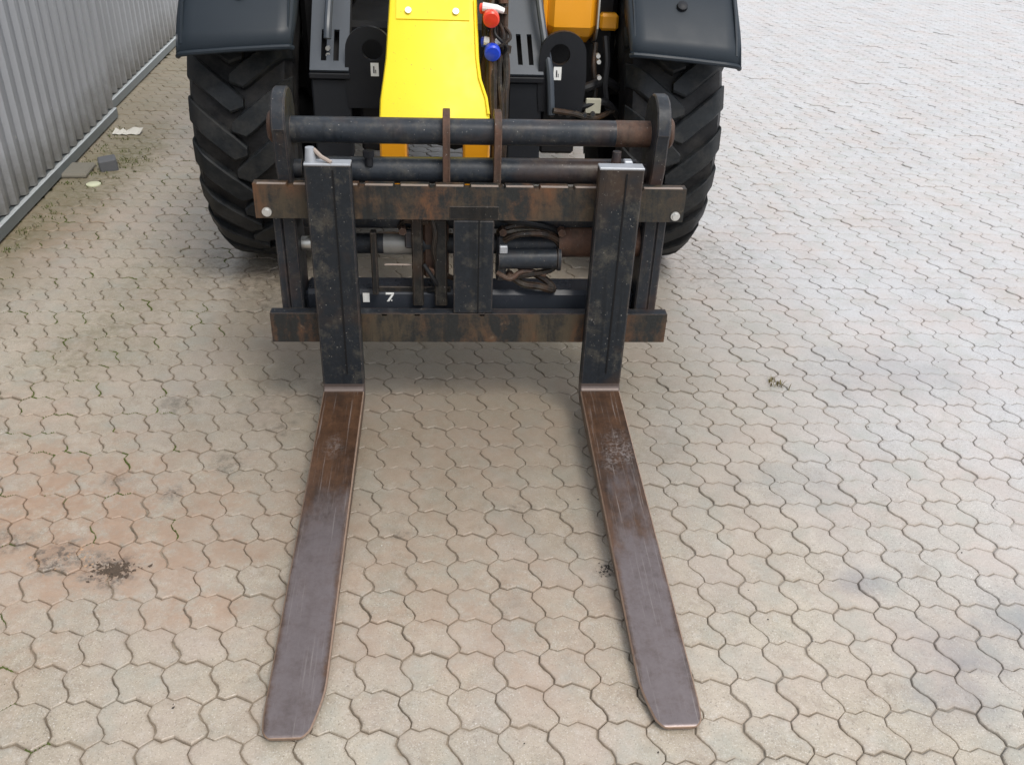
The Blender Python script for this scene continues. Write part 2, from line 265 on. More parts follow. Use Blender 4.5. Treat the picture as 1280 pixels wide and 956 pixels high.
# ------------------------------------------------------------------ object helpers
def tag(o,label=None,cat=None,group=None,kind=None):
    if label:o['label']=label
    if cat:o['category']=cat
    if group:o['group']=group
    if kind:o['kind']=kind
    return o
def empty(name,loc=(0,0,0),**k):
    o=bpy.data.objects.new(name,None); COL.objects.link(o); o.location=loc; o.empty_display_size=.1; return tag(o,**k)
class MB:
    def __init__(s): s.v=[];s.f=[];s.m=[]
    def add(s,v,f,mi=0):
        b=len(s.v); s.v+=[tuple(map(float,p)) for p in v]; s.f+=[tuple(b+i for i in q) for q in f]; s.m+=[mi]*len(f); return s
    def box(s,x0,x1,y0,y1,z0,z1,c=.003,mi=0):
        # chamfered box
        c=min(c,abs(x1-x0)/3,abs(y1-y0)/3,abs(z1-z0)/3)
        if c<=0:
            v=[(x,y,z) for x in (x0,x1) for y in (y0,y1) for z in (z0,z1)]
            return s.add(v,[(0,1,3,2),(4,6,7,5),(0,4,5,1),(2,3,7,6),(0,2,6,4),(1,5,7,3)],mi)
        X=(x0,x1);Y=(y0,y1);Z=(z0,z1);v=[];idx={}
        for i in (0,1):
            for j in (0,1):
                for k in (0,1):
                    sx,sy,sz=(1-2*i),(1-2*j),(1-2*k)
                    for a,p in (('x',(X[i],Y[j]+sy*c,Z[k]+sz*c)),('y',(X[i]+sx*c,Y[j],Z[k]+sz*c)),('z',(X[i]+sx*c,Y[j]+sy*c,Z[k]))):
                        idx[(i,j,k,a)]=len(v); v.append(p)
        f=[]
        for i in (0,1): f.append(tuple(idx[(i,j,k,'x')] for j,k in ((0,0),(1,0),(1,1),(0,1))))
        for j in (0,1): f.append(tuple(idx[(i,j,k,'y')] for i,k in ((0,0),(1,0),(1,1),(0,1))))
        for k in (0,1): f.append(tuple(idx[(i,j,k,'z')] for i,j in ((0,0),(1,0),(1,1),(0,1))))
        for i in (0,1):
            for j in (0,1): f.append((idx[(i,j,0,'x')],idx[(i,j,1,'x')],idx[(i,j,1,'y')],idx[(i,j,0,'y')]))
            for k in (0,1): f.append((idx[(i,0,k,'x')],idx[(i,1,k,'x')],idx[(i,1,k,'z')],idx[(i,0,k,'z')]))
        for j in (0,1):
            for k in (0,1): f.append((idx[(0,j,k,'y')],idx[(1,j,k,'y')],idx[(1,j,k,'z')],idx[(0,j,k,'z')]))
        for i in (0,1):
            for j in (0,1):
                for k in (0,1): f.append(tuple(idx[(i,j,k,a)] for a in 'xyz'))
        return s.add(v,f,mi)
    def tube(s,pts,r,n=14,cap=True,mi=0):
        pts=[Vector(p) for p in pts]; rs=r if hasattr(r,'__len__') else [r]*len(pts)
        t0=(pts[1]-pts[0]).normalized(); u=t0.orthogonal().normalized(); v=[];f=[]
        for i,p in enumerate(pts):
            t=((pts[min(i+1,len(pts)-1)]-pts[max(i-1,0)])).normalized()
            u=(u-t*u.dot(t)).normalized(); w=t.cross(u)
            for k in range(n):
                a=2*PI*k/n; v.append(p+(u*math.cos(a)+w*math.sin(a))*rs[i])
        for i in range(len(pts)-1):
            for k in range(n): f.append((i*n+k,i*n+(k+1)%n,(i+1)*n+(k+1)%n,(i+1)*n+k))
        if cap: f.append(tuple(range(n))[::-1]); f.append(tuple((len(pts)-1)*n+k for k in range(n)))
        return s.add(v,f,mi)
    def prism_x(s,prof,x0,x1,mi=0,c=.002):
        # profile in YZ extruded along X with a small chamfer
        P=np.array(prof,float); n=len(P); ctr=P.mean(0)
        Q=inset(P,c); v=[(x0,*q) for q in Q]+[(x0+c,*p) for p in P]+[(x1-c,*p) for p in P]+[(x1,*q) for q in Q]; f=[]
        for r_ in range(3):
            for k in range(n): f.append((r_*n+k,r_*n+(k+1)%n,(r_+1)*n+(k+1)%n,(r_+1)*n+k))
        f.append(tuple(range(n))[::-1]); f.append(tuple(3*n+k for k in range(n)))
        return s.add(v,f,mi)
    def build(s,name,mat,parent=None,smooth=False,angle=35,loc=None):
        me=bpy.data.meshes.new(name); me.from_pydata(s.v,[],s.f); me.update()
        for m in (mat if isinstance(mat,(list,tuple)) else [mat]): me.materials.append(MAT[m])
        me.polygons.foreach_set('material_index',s.m)
        bm=bmesh.new(); bm.from_mesh(me); bmesh.ops.recalc_face_normals(bm,faces=bm.faces); bm.to_mesh(me); bm.free()
        if smooth:
            me.polygons.foreach_set('use_smooth',[True]*len(me.polygons)); me.set_sharp_from_angle(angle=R(angle))
        o=bpy.data.objects.new(name,me); COL.objects.link(o); o.parent=parent
        if loc is not None: o.location=loc
        return o
def inset(P,d):
    P=np.asarray(P,float); n=len(P); area=0.5*sum(P[i][0]*P[(i+1)%n][1]-P[(i+1)%n][0]*P[i][1] for i in range(n)); sg=1 if area>0 else -1
    ds=d if hasattr(d,'__len__') else [d]*n; out=[]
    for i in range(n):
        a,b,c=P[i-1],P[i],P[(i+1)%n]; e1=(b-a)/max(1e-9,np.linalg.norm(b-a)); e2=(c-b)/max(1e-9,np.linalg.norm(c-b))
        n1=np.array([-e1[1],e1[0]])*sg; n2=np.array([-e2[1],e2[0]])*sg
        d1,d2=ds[i-1],ds[i]; A=np.array([n1,n2]); rhs=np.array([n1@b+d1,n2@b+d2])
        if abs(np.linalg.det(A))<.15: out.append(b+(n1*d1+n2*d2)/2)
        else: out.append(np.linalg.solve(A,rhs))
    return np.array(out)
# =================================================================== GROUND
gb=MB(); gb.add([(-60,-60,-.0058),(80,-60,-.0058),(80,80,-.0058),(-60,80,-.0058)],[(0,1,2,3)])
ground=gb.build('ground','joint'); tag(ground,'sandy bedding showing in the joints of the yard paving','ground',kind='structure')
# --- interlocking three-lobed stones
LX,LY,LA,SU,SV,SH=0.75475,-0.04874,0.012567,0.104728,0.101539,-0.006583
U=SU*np.array([math.cos(LA),math.sin(LA)]); _a=LA+PI/2+SH; V=-SV*np.array([math.cos(_a),math.sin(_a)])
def lat(i,j): return np.array([LX,LY])+i*U+j*V
Lp=lambda i,j:[(i,j)]
HE=[(.27,-.185),(.41,-.115),(.62,-.205),(.84,-.085)]     # U -> L(i+1)
VE=[(-.035,.20),(.06,.38),(.175,.50),(.245,.66)]            # L -> U(j+1)
def cell(i,j):
    # outline with the neighbour met along each edge
    pts=[];nb=[]
    def ad(p,n): pts.append(p); nb.append(n)
    ad((i,j),(i-1,j-1))                                  # L -> U diagonal
    ad((i+.23,j-.20),(i,j-1))
    for k,(x,y) in enumerate(HE[1:]): ad((i+x,j+y),(i,j-1))
    ad((i+1,j),(i+1,j))
    for x,y in VE: ad((i+1+x,j+y),(i+1,j))
    ad((i+1+.23,j+.80),(i+1,j+1))                        # U(i+1,j+1) -> L(i+1,j+1)
    ad((i+1,j+1),(i,j+1))
    for x,y in HE[1:][::-1]: ad((i+x,j+1+y),(i,j+1))
    ad((i+.23,j+.80),(i-1,j))
    for x,y in VE[::-1]: ad((i+x,j+y),(i-1,j))
    return np.array(pts),nb
BAS=np.array([U,V])
def stone_template():
    cells=[(0,0),(1,0),(1,1)]; out=[]
    for c in cells:
        P,nb=cell(*c); W2=P@BAS
        g=[.0006 if n in cells else .0012 for n in nb]; ch=[.0020 if n in cells else .0026 for n in nb]
        outer=inset(W2,g); mid=inset(W2,[a+b*.4 for a,b in zip(g,ch)]); top=inset(W2,[a+b for a,b in zip(g,ch)])
        out.append((outer,mid,top))
    ctr=(np.array([(1.12,.75)])@BAS)[0]
    return out,ctr
TPL,CTR=stone_template()
NCV=len(TPL[0][0])
def stone_geo(rng,full=True):
    vs=[];fs=[];tn=[]
    st=rng.normal(.5,.24)
    for ci,(o,m,t) in enumerate(TPL):
        b=len(vs); n=NCV; jit=rng.normal(0,.0006,(n,2)); jz=rng.normal(0,.0002)
        o2=o+jit-CTR; m2=m+jit-CTR; t2=t+jit-CTR
        cc=t2.mean(0); i1=inset(t2,.0065); i2=cc+(t2-cc)*.55
        rings=[(i2,.0003+jz),(i1,.0002+jz),(t2,0.+jz),(m2,-.0011+jz),(o2,-.0040)]; sl=[0,.12,1,1,1]
        if full: rings.append((o2,-.022)); sl.append(1)
        for q,z in rings: vs+=[(x,y,z) for x,y in q]
        for r_ in range(len(rings)-1):
            for k in range(n): fs.append((b+r_*n+k,b+(r_+1)*n+k,b+(r_+1)*n+(k+1)%n,b+r_*n+(k+1)%n))
        fs.append(tuple(b+k for k in range(n)))
        tv_=float(np.clip(st+rng.normal(0,.10),0,1))
        for q_ in sl: tn+=[(tv_,q_,0.)]*n
    return np.array(vs),fs,np.array(tn)
def fix(me):
    bm=bmesh.new(); bm.from_mesh(me)
    bmesh.ops.recalc_face_normals(bm,faces=bm.faces); bm.to_mesh(me); bm.free()
def stone_mesh(name,v,f,t):
    me=bpy.data.meshes.new(name); me.from_pydata([tuple(p) for p in v],[],f); me.update()
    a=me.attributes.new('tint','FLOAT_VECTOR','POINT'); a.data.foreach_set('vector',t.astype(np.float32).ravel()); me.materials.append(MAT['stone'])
    if me.polygons[0].normal.z<0: me.flip_normals()
    return me
WX=lambda y:-2.031-.055*(y-1.394)-(.07 if y>3.42 else 0)     # wall foot line
stones=[]
for j in range(-150,50):
    n0=(-j)%3
    for i in range(-60,130):
        if (i-n0)%3: continue
        c=np.array([LX,LY])+i*U+j*V+CTR
        if c[1]<-2.6 or c[1]>13.5 or c[0]>9.6 or c[0]<WX(c[1])-.09: continue
        stones.append(c)
stones=np.array(stones)
P3=np.c_[stones,np.zeros(len(stones))]; q=px(P3); inside=(q[:,2]>.1)&(q[:,0]>-10)&(q[:,0]<1290)&(q[:,1]>-5)&(q[:,1]<966)
margin=(q[:,2]>.1)&(q[:,0]>-350)&(q[:,0]<1630)&(q[:,1]>-120)&(q[:,1]<1200)
# stones hidden by blades do not matter; rank by nearness
dist=np.linalg.norm(P3-CAM,axis=1); order=np.argsort(np.where(inside,dist,1e9)); near=set(order[:300].tolist())
pavement=ground
meshes=[stone_mesh('paving_stone',*stone_geo(RNG)) for _ in range(16)]
for k in order[:300]:
    o=bpy.data.objects.new('paving_stone',meshes[int(RNG.integers(16))]); COL.objects.link(o); o.parent=pavement
    o.location=(stones[k][0]+RNG.normal(0,.0004),stones[k][1]+RNG.normal(0,.0004),RNG.normal(0,.0009)); o.rotation_euler=(RNG.normal(0,.009),RNG.normal(0,.009),RNG.normal(0,.004))
def joined(idx,full,name):
    vv=[];ff=[];tt=[];base=0
    tv=[stone_geo(RNG,full) for _ in range(24)]
    for k in idx:
        v,f,t=tv[int(RNG.integers(24))]; ax,ay=RNG.normal(0,.009,2); az=RNG.normal(0,.0010)
        w=v+[0,0,0]; w=w.copy(); w[:,2]+=w[:,0]*ay+w[:,1]*ax+az; w[:,0]+=stones[k][0]; w[:,1]+=stones[k][1]
        vv.append(w); tt.append(np.clip(t+np.array([RNG.normal(0,.16),0,0]),0,1)); ff.append((base,f)); base+=len(v)
    loops=[];start=[];tot=[];n=0
    for b,f in ff:
        for p in f: loops.append(np.array(p)+b); start.append(n); tot.append(len(p)); n+=len(p)
    me=bpy.data.meshes.new(name); V_=np.concatenate(vv); me.vertices.add(len(V_)); me.vertices.foreach_set('co',V_.ravel().astype(np.float32))
    lo=np.concatenate(loops).astype(np.int32); me.loops.add(len(lo)); me.loops.foreach_set('vertex_index',lo)
    me.polygons.add(len(start)); me.polygons.foreach_set('loop_start',np.array(start,np.int32)); me.polygons.foreach_set('loop_total',np.array(tot,np.int32)); me.update(calc_edges=True); me.validate()
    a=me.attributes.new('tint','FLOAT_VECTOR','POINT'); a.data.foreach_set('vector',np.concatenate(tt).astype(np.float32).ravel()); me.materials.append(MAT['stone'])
    if me.polygons[0].normal.z<0: me.flip_normals()
    o=bpy.data.objects.new(name,me); COL.objects.link(o); o.parent=pavement; o['kind']='stuff'; return o
joined([k for k in range(len(stones)) if k not in near and margin[k] and dist[k]<6.5],True,'paving_stone_field')
joined([k for k in range(len(stones)) if k not in near and (not margin[k] or dist[k]>=6.5)],False,'paving_stone_far_field')
# =================================================================== WALL
wall=empty('corrugated_wall',(-2.03,1.4,0),label='grey corrugated metal wall with a galvanised rail along its foot, at the left of the yard',cat='wall')
def sheet(y0,y1,off,name='cladding_sheet'):
    mb=MB(); pitch=.128; prof=[(0,0),(.040,0),(.052,.024),(.084,.024),(.096,0)]
    ys=[];d=[]
    y=y0
    while y<y1-1e-6:
        for a,b in prof:
            if y+a<=y1: ys.append(y+a); d.append(b)
        y+=pitch
    ys.append(y1); d.append(0)
    v=[];n=len(ys)
    for z in (.072,1.4,3.4):
        for a,b in zip(ys,d): v.append((-2.031-.055*(a-1.394)-off+b-.03,a,z))
    f=[(r_*n+k,r_*n+k+1,(r_+1)*n+k+1,(r_+1)*n+k) for r_ in (0,1) for k in range(n-1)]
    mb.add(v,f); o=mb.build(name,'cladding',wall); o.matrix_parent_inverse=Matrix.Translation((2.03,-1.4,0)); 
    m=o.modifiers.new('thickness','SOLIDIFY'); m.thickness=.0015
    return o
def wpart(mb,name,mat,**k):
    o=mb.build(name,mat,wall,**k); o.matrix_parent_inverse=Matrix.Translation((2.03,-1.4,0)); return o
y=-4.0; i=0
while y<3.3:
    sheet(y,min(y+1.024,3.40),.0+.0016*(i%2)); y+=1.024; i+=1
y=3.42
while y<13:
    sheet(y,y+1.024,.07+.0016*(i%2)); y+=1.024; i+=1
def wall_bar(y0,y1,x0,x1,z0,z1,off=0):
    mb=MB(); c=-2.031+.055*1.394-off; A=[]
    v=[]
    for yy in (y0,y1):
        for dx,z in ((x0,z0),(x1,z0),(x1,z1-.004),(x1-.004,z1),(x0,z1)): v.append((c-.055*yy+dx,yy,z))
    mb.add(v,[(0,1,6,5),(1,2,7,6),(2,3,8,7),(3,4,9,8),(4,0,5,9),(0,1,2,3,4),(5,6,7,8,9)]); return mb
wpart(wall_bar(-4,3.40,-.045,.006,.012,.064),'foot_rail','galvanised')
wpart(wall_bar(3.41,13,-.045,.006,.012,.064,.07),'foot_rail','galvanised')
wpart(wall_bar(-4,13,-.20,-.10,-.02,3.45),'wall_core','dark_chassis')
wpart(wall_bar(-4,13,-.26,.04,3.451,3.52),'wall_capping','galvanised')
for yy in np.arange(-2.2,3.3,.512):
    for z in (.32,1.6):
        x=-2.031-.055*(yy-1.394)-.030; mb=MB(); mb.tube([(x,yy,z),(x+.006,yy,z)],.006,8); wpart(mb,'screw','zinc')
wpart(wall_bar(-4,3.395,-.012,.0075,.0645,.0675),'rail_edge','pale_zinc'); wpart(wall_bar(3.415,13,-.012,.0075,.0645,.0675,.07),'rail_edge','pale_zinc')
# things at its foot
mb=MB(); mb.box(-.10,.045,-.10,.10,0,.028,.010)
kb=mb.build('concrete_kerb','kerb_concrete'); kb.location=(-2.005,2.36,-.004); kb.rotation_euler=(0,0,.06); tag(kb,'rough mossy concrete footing block tight against the foot of the corrugated wall','concrete block')
mb=MB(); mb.box(-.045,.045,-.045,.045,0,.065,.006)
gk=mb.build('grey_block','grey_block'); gk.location=(-1.885,2.42,-.004); gk.rotation_euler=(.03,-.1,.35); tag(gk,'small dark grey block lying beside the concrete footing near the wall','block')
mb=MB(); n=20
mb.tube([(0,0,0),(0,0,.006),(0,0,.009)],[.036,.036,.030],20)
dc=mb.build('round_lid','cream_disc',smooth=True); dc.location=(-1.885,2.165,.001); tag(dc,'pale cream round lid lying flat on the paving near the wall','lid')
mb=MB(); vv=[];rr=random.Random(3)
for k in range(9): vv.append((-.10+.025*k,-.05+rr.uniform(-.008,.008),.004+rr.uniform(0,.012)))
for k in range(9): vv.append((-.10+.025*k,.05+rr.uniform(-.012,.012),.006+rr.uniform(0,.03)))
mb.add(vv,[(k,k+1,k+10,k+9) for k in range(8)])
pp=mb.build('paper_scrap','paper'); pp.scale=(.8,.8,.8); pp.location=(-1.98,3.07,0.001); pp.modifiers.new('thickness','SOLIDIFY').thickness=.002; tag(pp,'off-white crumpled paper scrap on the paving where the wall steps back','paper')
# =================================================================== FORKS
HZ=.02+1.1892*math.sin(.07957); TOPZ=HZ+.7136; TOPY=-.0115; TIPY=-1.1892*math.cos(.07957)
def fork(xc,mir,label):
    root=empty('pallet_fork',(xc,0,0),label=label,cat='pallet fork',group='pallet forks hooked on the carriage')
    # --- blade + heel + shank as one forging; cross sections along a path, width w
    w=.0625; sl=(HZ-.02)/(-TIPY)
    def topz(y): return HZ+sl*y
    prof=[]   # (y,z) front/top surface, with back/bottom partner
    front=[];back=[]
    Lf=-TIPY
    N=22
    outl=[]
    for k in range(N+1):
        t=k/N; yy=TIPY+t*(Lf-.03)
        th=.012+.033*min(1,t*1.25); front.append((yy,topz(yy))); back.append((yy,topz(yy)-th))
    # width function by distance from the tip (inner side cut more)
    def halfw(yy):
        d=yy-TIPY
        u=max(0,(.125-d)/.125); u2=max(0,(.022-d)/.022); inn=.0625-.026*u**1.5-.016*(1-math.sqrt(max(0,1-u2*u2)))
        u=max(0,(.07-d)/.07); out=.0625-.006*u**2-.016*(1-math.sqrt(max(0,1-u2*u2)))
        return inn,out
    # rework: add dense samples near the tip
    ys=[TIPY+q for q in (0,.0012,.0035,.007,.012,.018,.026,.04,.055,.07,.09,.11,.13)]+list(np.linspace(TIPY+.2,-.03,16))
    secs=[]
    for yy in ys:
        d=(yy-TIPY)/Lf; th=.0065+.0385*min(1,d*1.25); inn,out=halfw(yy)
        a,b=(-out,inn) if mir>0 else (-inn,out)
        tz=topz(yy)-(.0032*max(0,1-(yy-TIPY)/.0055))
        secs.append(((yy,tz),(yy,tz-th),a,b))
    # heel bend
    for k in range(1,7):
        a=k/7*PI/2; r=.018
        yy=-.018-.0+math.sin(a)*r; zz=topz(-.018)+(1-math.cos(a))*r
        R2=.055; by=-.018+math.sin(a)*(r+.045); bz=topz(-.018)+r-math.cos(a)*(r+.047)
        secs.append(((yy,zz),(by,bz),-w,w))
    for k in range(0,11):
        t=k/10; zz=HZ+.022+(TOPZ-HZ-.022)*t; yy=TOPY*t
        secs.append(((yy,zz),(yy+.045-.006*t,zz),-w,w))
    mb=MB(); c=.0035; v=[]
    for (fy,fz),(by,bz),a,b in secs:
        D=Vector((by-fy,bz-fz)); Dn=D.normalized()*c
        pts=[(a+c,fy,fz),(b-c,fy,fz),(b,fy+Dn.x,fz+Dn.y),(b,by-Dn.x,bz-Dn.y),(b-c,by,bz),(a+c,by,bz),(a,by-Dn.x,bz-Dn.y),(a,fy+Dn.x,fz+Dn.y)]
        v+=pts
    fs=[];mi=[]
    nb=len(ys)
    for s_ in range(len(secs)-1):
        for k in range(8):
            fs.append((s_*8+k,s_*8+(k+1)%8,(s_+1)*8+(k+1)%8,(s_+1)*8+k))
            if s_<nb+1: mi.append(1 if (k in (1,7) or s_==0) else 0)
            elif s_<nb+6: mi.append(3)
            else: mi.append(2)
    fs.append(tuple(range(8))); mi.append(1); L=(len(secs)-1)*8; fs.append(tuple(L+k for k in range(8))); mi.append(2)
    # split into blade and shank parts
    cut=nb+5
    def sub(sel,name,mats):
        m2=MB(); m2.v=[tuple(map(float,p)) for p in v]; 
        for f_,m_ in zip(fs,mi):
            if sel(max(f_)//8): m2.f.append(f_); m2.m.append(m_)
        o=m2.build(name,mats,root,smooth=True,angle=25)
        me=o.data; bm=bmesh.new(); bm.from_mesh(me); bmesh.ops.delete(bm,geom=[q for q in bm.verts if not q.link_faces],context='VERTS'); bm.to_mesh(me); bm.free(); return o
    sub(lambda s_:s_<=cut,'blade',['blade','blade_edge','shank_paint','heel_steel'])
    sub(lambda s_:s_>cut,'shank',['blade','blade_edge','shank_paint','heel_steel'])
    # scuffed top cap, groove strip and upper hook
    mb=MB(); mb.box(-.0625,.0625,TOPY-.001,TOPY+.041,TOPZ+.0003,TOPZ+.007,.0015); mb.build('top_cap','scuffed_top',root)
    mb=MB(); mb.box(-.055,.055,TOPY+.038,.076,.775,TOPZ-.012,.004); mb.build('upper_hook','shank_paint',root)
    mb=MB(); mb.box(-.055,.055,.043,.07,HZ+.11,.256,.004); mb.build('lower_hook','shank_paint',root)
    mb=MB(); mb.box(.014,.0175,TOPY-.0042,TOPY+.01,TOPZ-.20,TOPZ-.006,.001)
    mb=MB(); v2=[(x,TOPY*t-.0012,HZ+.06+(TOPZ-HZ-.07)*t) for t in (0,.5,1) for x in (.012,.0165)]
    mb.add(v2,[(0,1,3,2),(2,3,5,4)]); g=mb.build('rolling_seam','seam',root); g.modifiers.new('thickness','SOLIDIFY').thickness=.0015
    # latch: pin barrel with folded handle
    mb=MB(); mb.tube([(-.045,TOPY+.02,TOPZ+.006),(-.045,TOPY+.02,TOPZ+.045)] if mir>0 else [(-.008,.05,TOPZ-.02),(-.008,.05,TOPZ+.034)],[.016,.012],14)
    mb.build('latch_pin','scuffed_top' if mir>0 else 'frame_paint',root,smooth=True)
    mb=MB()
    if mir>0: mb.tube([(-.035,TOPY+.02,TOPZ+.040),(-.015,TOPY+.012,TOPZ+.022),(.012,TOPY+.004,TOPZ+.009)],.006,8)
    else: mb.box(.012,.036,.03,.058,TOPZ-.02,TOPZ+.012,.003)
    mb.build('latch_handle','worn_edge' if mir>0 else 'scuffed_top',root)
    return root
simple('hose_black',(.014,.014,.015),.4,0,.3,.15,60)
simple('dull_steel',(.20,.195,.18),.42,.3,.5,.3,40)
simple('seam',(.008,.008,.009),.6,0,.2,0)
simple('heel_steel',(.11,.085,.075),.42,.4,.4,.2,60)  # heel bend steel, its bright highlight put into a paler colour
fork(-.4007,1,'left-hand rust-brown steel pallet fork resting on the paving, black painted shank')
fork(.4007,-1,'right-hand rust-brown steel pallet fork resting on the paving, black painted shank')
# =================================================================== CARRIAGE
car=empty('fork_carriage',(0,.1,0),label='black and rusty fork carriage frame with two cross bars holding the pallet forks',cat='fork carriage')
def cp(mb,name,mat,**k):
    o=mb.build(name,mat,car,**k); o.matrix_parent_inverse=Matrix.Translation((0,-.1,0)); return o
B0,B1=.047,.080
def notched_bar(x0,x1,z0,z1,notches):
    mb=MB(); P=[(x0,z0),(x1,z0),(x1,z1)]
    for n in sorted(notches,reverse=True): P+=[(n+.009,z1),(n+.007,z1-.008),(n-.007,z1-.008),(n-.009,z1)]
    P.append((x0,z1)); P=np.array(P); n=len(P)
    v=[(x,B0,z) for x,z in P]+[(x,B1,z) for x,z in P]
    f=[tuple(range(n)),tuple(n+k for k in range(n))[::-1]]+[(k,(k+1)%n,n+(k+1)%n,n+k) for k in range(n)]
    mb.add(v,f); return mb
tn=[-.515+.0985*k for k in range(-0,11)]
tb=cp(notched_bar(-.617,.604,.657,.757,[t for t in tn if abs(t)<.6]),'top_bar','bar_paint')
# worn bright strip on its upper edge
mb=MB(); xs=[-.616]+[t for t in tn]+[.603]
for a,b in zip(xs[:-1],xs[1:]):
    if b-a>.03: mb.box(a+.011,b-.011,B0-.0006,B0+.011,.7562,.7582,0)
cp(mb,'worn_top_edge','worn_edge')
cp(notched_bar(-.611,.598,.259,.356,[-.27+.0985*k for k in (0,1,3)]),'bottom_bar','bar_paint')
mb=MB(); mb.box(-.610,.597,B0-.0005,B1+.0008,.355,.3575,0); cp(mb,'worn_bottom_bar_edge','frame_paint')
# centre upright flush with the bars
mb=MB(); mb.box(-.062,.056,B0-.001,B0+.03,.3585,.6555,.003); cp(mb,'centre_upright','shank_paint')
mb=MB(); mb.box(.010,.0145,B0-.0022,B0+.002,.36,.655,0); cp(mb,'upright_seam','seam')
mb=MB(); mb.box(-.075,.07,B0-.0012,B0+.02,.657,.70,.003); cp(mb,'bar_stain_plate','bar_strap')  # thin added plate standing in for a dark stain on the bar
# side plates with a round eye at the top
def side(x,mi,top):
    prof=[(.082,.30),(.082,.75),(.066,.80),(.062,.89)]
    cy,cz,r=.145,.905,.092
    for k in range(0,9):
        a=PI-k/8*PI*.95; prof.append((cy+r*math.cos(a),cz+r*math.sin(a)*1.0))
    prof+=[(.222,.60),(.20,.30)]
    mb=MB()
    P=np.array(prof); mb.prism_x(prof,x-.0195,x+.0195,0,.004)
    return cp(mb,'side_plate','frame_paint',smooth=True,angle=30)
side(-.533,0,1); side(.520,0,1)
for x0,x1 in ((-.578,-.5545),(.5405,.566)):
    mb=MB(); mb.box(x0,x1,.083,.15,.30,.655,.003); cp(mb,'side_gusset','frame_paint')
# outer boss of the upper cross tube
for x,dx in ((-.5525,-.022),(.5395,.026)):
    mb=MB(); mb.tube([(x,.15,.888),(x+dx*.7,.15,.888),(x+dx,.15,.888)],[.044,.044,.036],24); cp(mb,'tube_boss','rust_brown',smooth=True)
mb=MB(); mb.tube([(-.5133,.15,.880),(.5,.15,.883)],.0365,28); cp(mb,'upper_cross_tube','pipe_paint',smooth=True)
mb=MB(); mb.tube([(.40,.15,.8828),(.4995,.15,.883)],.0372,28); cp(mb,'rusty_tube_end','rust_brown',smooth=True)
mb=MB(); mb.tube([(-.480,.15,.766),(.470,.15,.771)],.0375,28); cp(mb,'lower_cross_tube','pipe_paint',smooth=True)
for x,rr_ in ((-.505,.028),(.487,.028)):
    mb=MB(); mb.tube([(x-.014,.15,.768),(x+.0145,.15,.768)],rr_,20); cp(mb,'tube_collar','frame_paint',smooth=True)
# two pivot lugs in the middle
for x in (-.081,.063):
    prof=[(.083,.66),(.083,.80)]+[(.15+.068*math.cos(PI-k/8*PI),.882+.062*math.sin(PI-k/8*PI)) for k in range(9)]+[(.218,.66)]
    mb=MB(); mb.prism_x(prof,x-.0105,x+.0105,0,.002); cp(mb,'pivot_lug','rust_brown',smooth=True,angle=30)
# small stop lugs between the tubes
for x in (-.30,):
    mb=MB(); mb.tube([(x,.12,.79),(x,.12,.825)],.012,12); mb.tube([(x,.12,.815),(x,.12,.832)],.017,6); cp(mb,'grease_nipple','black_steel')
# lower lock shaft, bare at its end, thicker brown sleeve at the right
mb=MB(); mb.tube([(-.513,.15,.540),(-.40,.15,.540)],.022,20); cp(mb,'lock_shaft_end','bare_steel',smooth=True)
mb=MB(); mb.tube([(-.399,.15,.540),(.26,.15,.545)],.031,24); cp(mb,'lock_shaft','frame_paint',smooth=True)
mb=MB(); mb.tube([(-.27,.15,.5405),(-.16,.15,.5408)],.0335,24); cp(mb,'shaft_sleeve','shaft_grey',smooth=True) if 'shaft_grey' in MAT else mb.build('shaft_sleeve','dull_steel',car,smooth=True).__setattr__('matrix_parent_inverse',Matrix.Translation((0,-.1,0)))
mb=MB(); mb.tube([(.255,.15,.556),(.500,.15,.560)],.052,26); cp(mb,'bushing','rust_brown',smooth=True)
mb=MB(); mb.tube([(-.50,.16,.625),(.50,.16,.628)],.038,20); cp(mb,'rear_stiffener_tube','frame_paint',smooth=True)
for x in (-.297,-.284):
    pass
mb=MB(); mb.box(-.305,-.287,.085,.115,.40,.60,.003); cp(mb,'vertical_strap','bar_strap')
for x0,x1 in ((-.185,-.152),(-.118,-.08)):
    mb=MB(); mb.box(x0,x1,.09,.13,.36,.64,.004); cp(mb,'lock_bracket','bar_strap')
mb=MB(); mb.box(-.152,-.075,.12,.21,.44,.66,.008); cp(mb,'lock_housing','rust_brown')
mb=MB(); mb.tube([(.075,.11,.51),(.25,.11,.513)],.030,22); cp(mb,'lock_cylinder','pipe_paint',smooth=True)
mb=MB(); mb.tube([(.252,.11,.513),(.262,.11,.513)],.037,22); cp(mb,'cylinder_end_cap','frame_paint',smooth=True)
mb=MB(); mb.box(.068,.098,.10,.17,.44,.585,.006); cp(mb,'cylinder_mount','frame_paint')
mb=MB(); mb.box(.075,.100,.088,.110,.535,.560,.003); cp(mb,'valve_block','scuffed_top')
def hose(parent_fn,pts,r,name,mat):
    P=[Vector(p) for p in pts]; out=[]
    for i in range(len(P)-1):
        p0=P[max(i-1,0)];p1=P[i];p2=P[i+1];p3=P[min(i+2,len(P)-1)]
        for k in range(6):
            t=k/6; out.append(.5*((2*p1)+(p2-p0)*t+(2*p0-5*p1+4*p2-p3)*t*t+(3*p1-p0-3*p2+p3)*t**3))
    out.append(P[-1]); mb=MB(); mb.tube(out,r,8); return parent_fn(mb,name,mat,smooth=True)
hose(cp,[(.09,.10,.575),(.13,.085,.60),(.20,.09,.60),(.25,.11,.57),(.262,.13,.52),(.24,.12,.475),(.17,.10,.465),(.10,.11,.45)],.010,'hydraulic_hose','greasy_hose')
hose(cp,[(.08,.12,.60),(.14,.12,.615),(.21,.12,.605),(.255,.13,.575)],.009,'hydraulic_hose','greasy_hose')
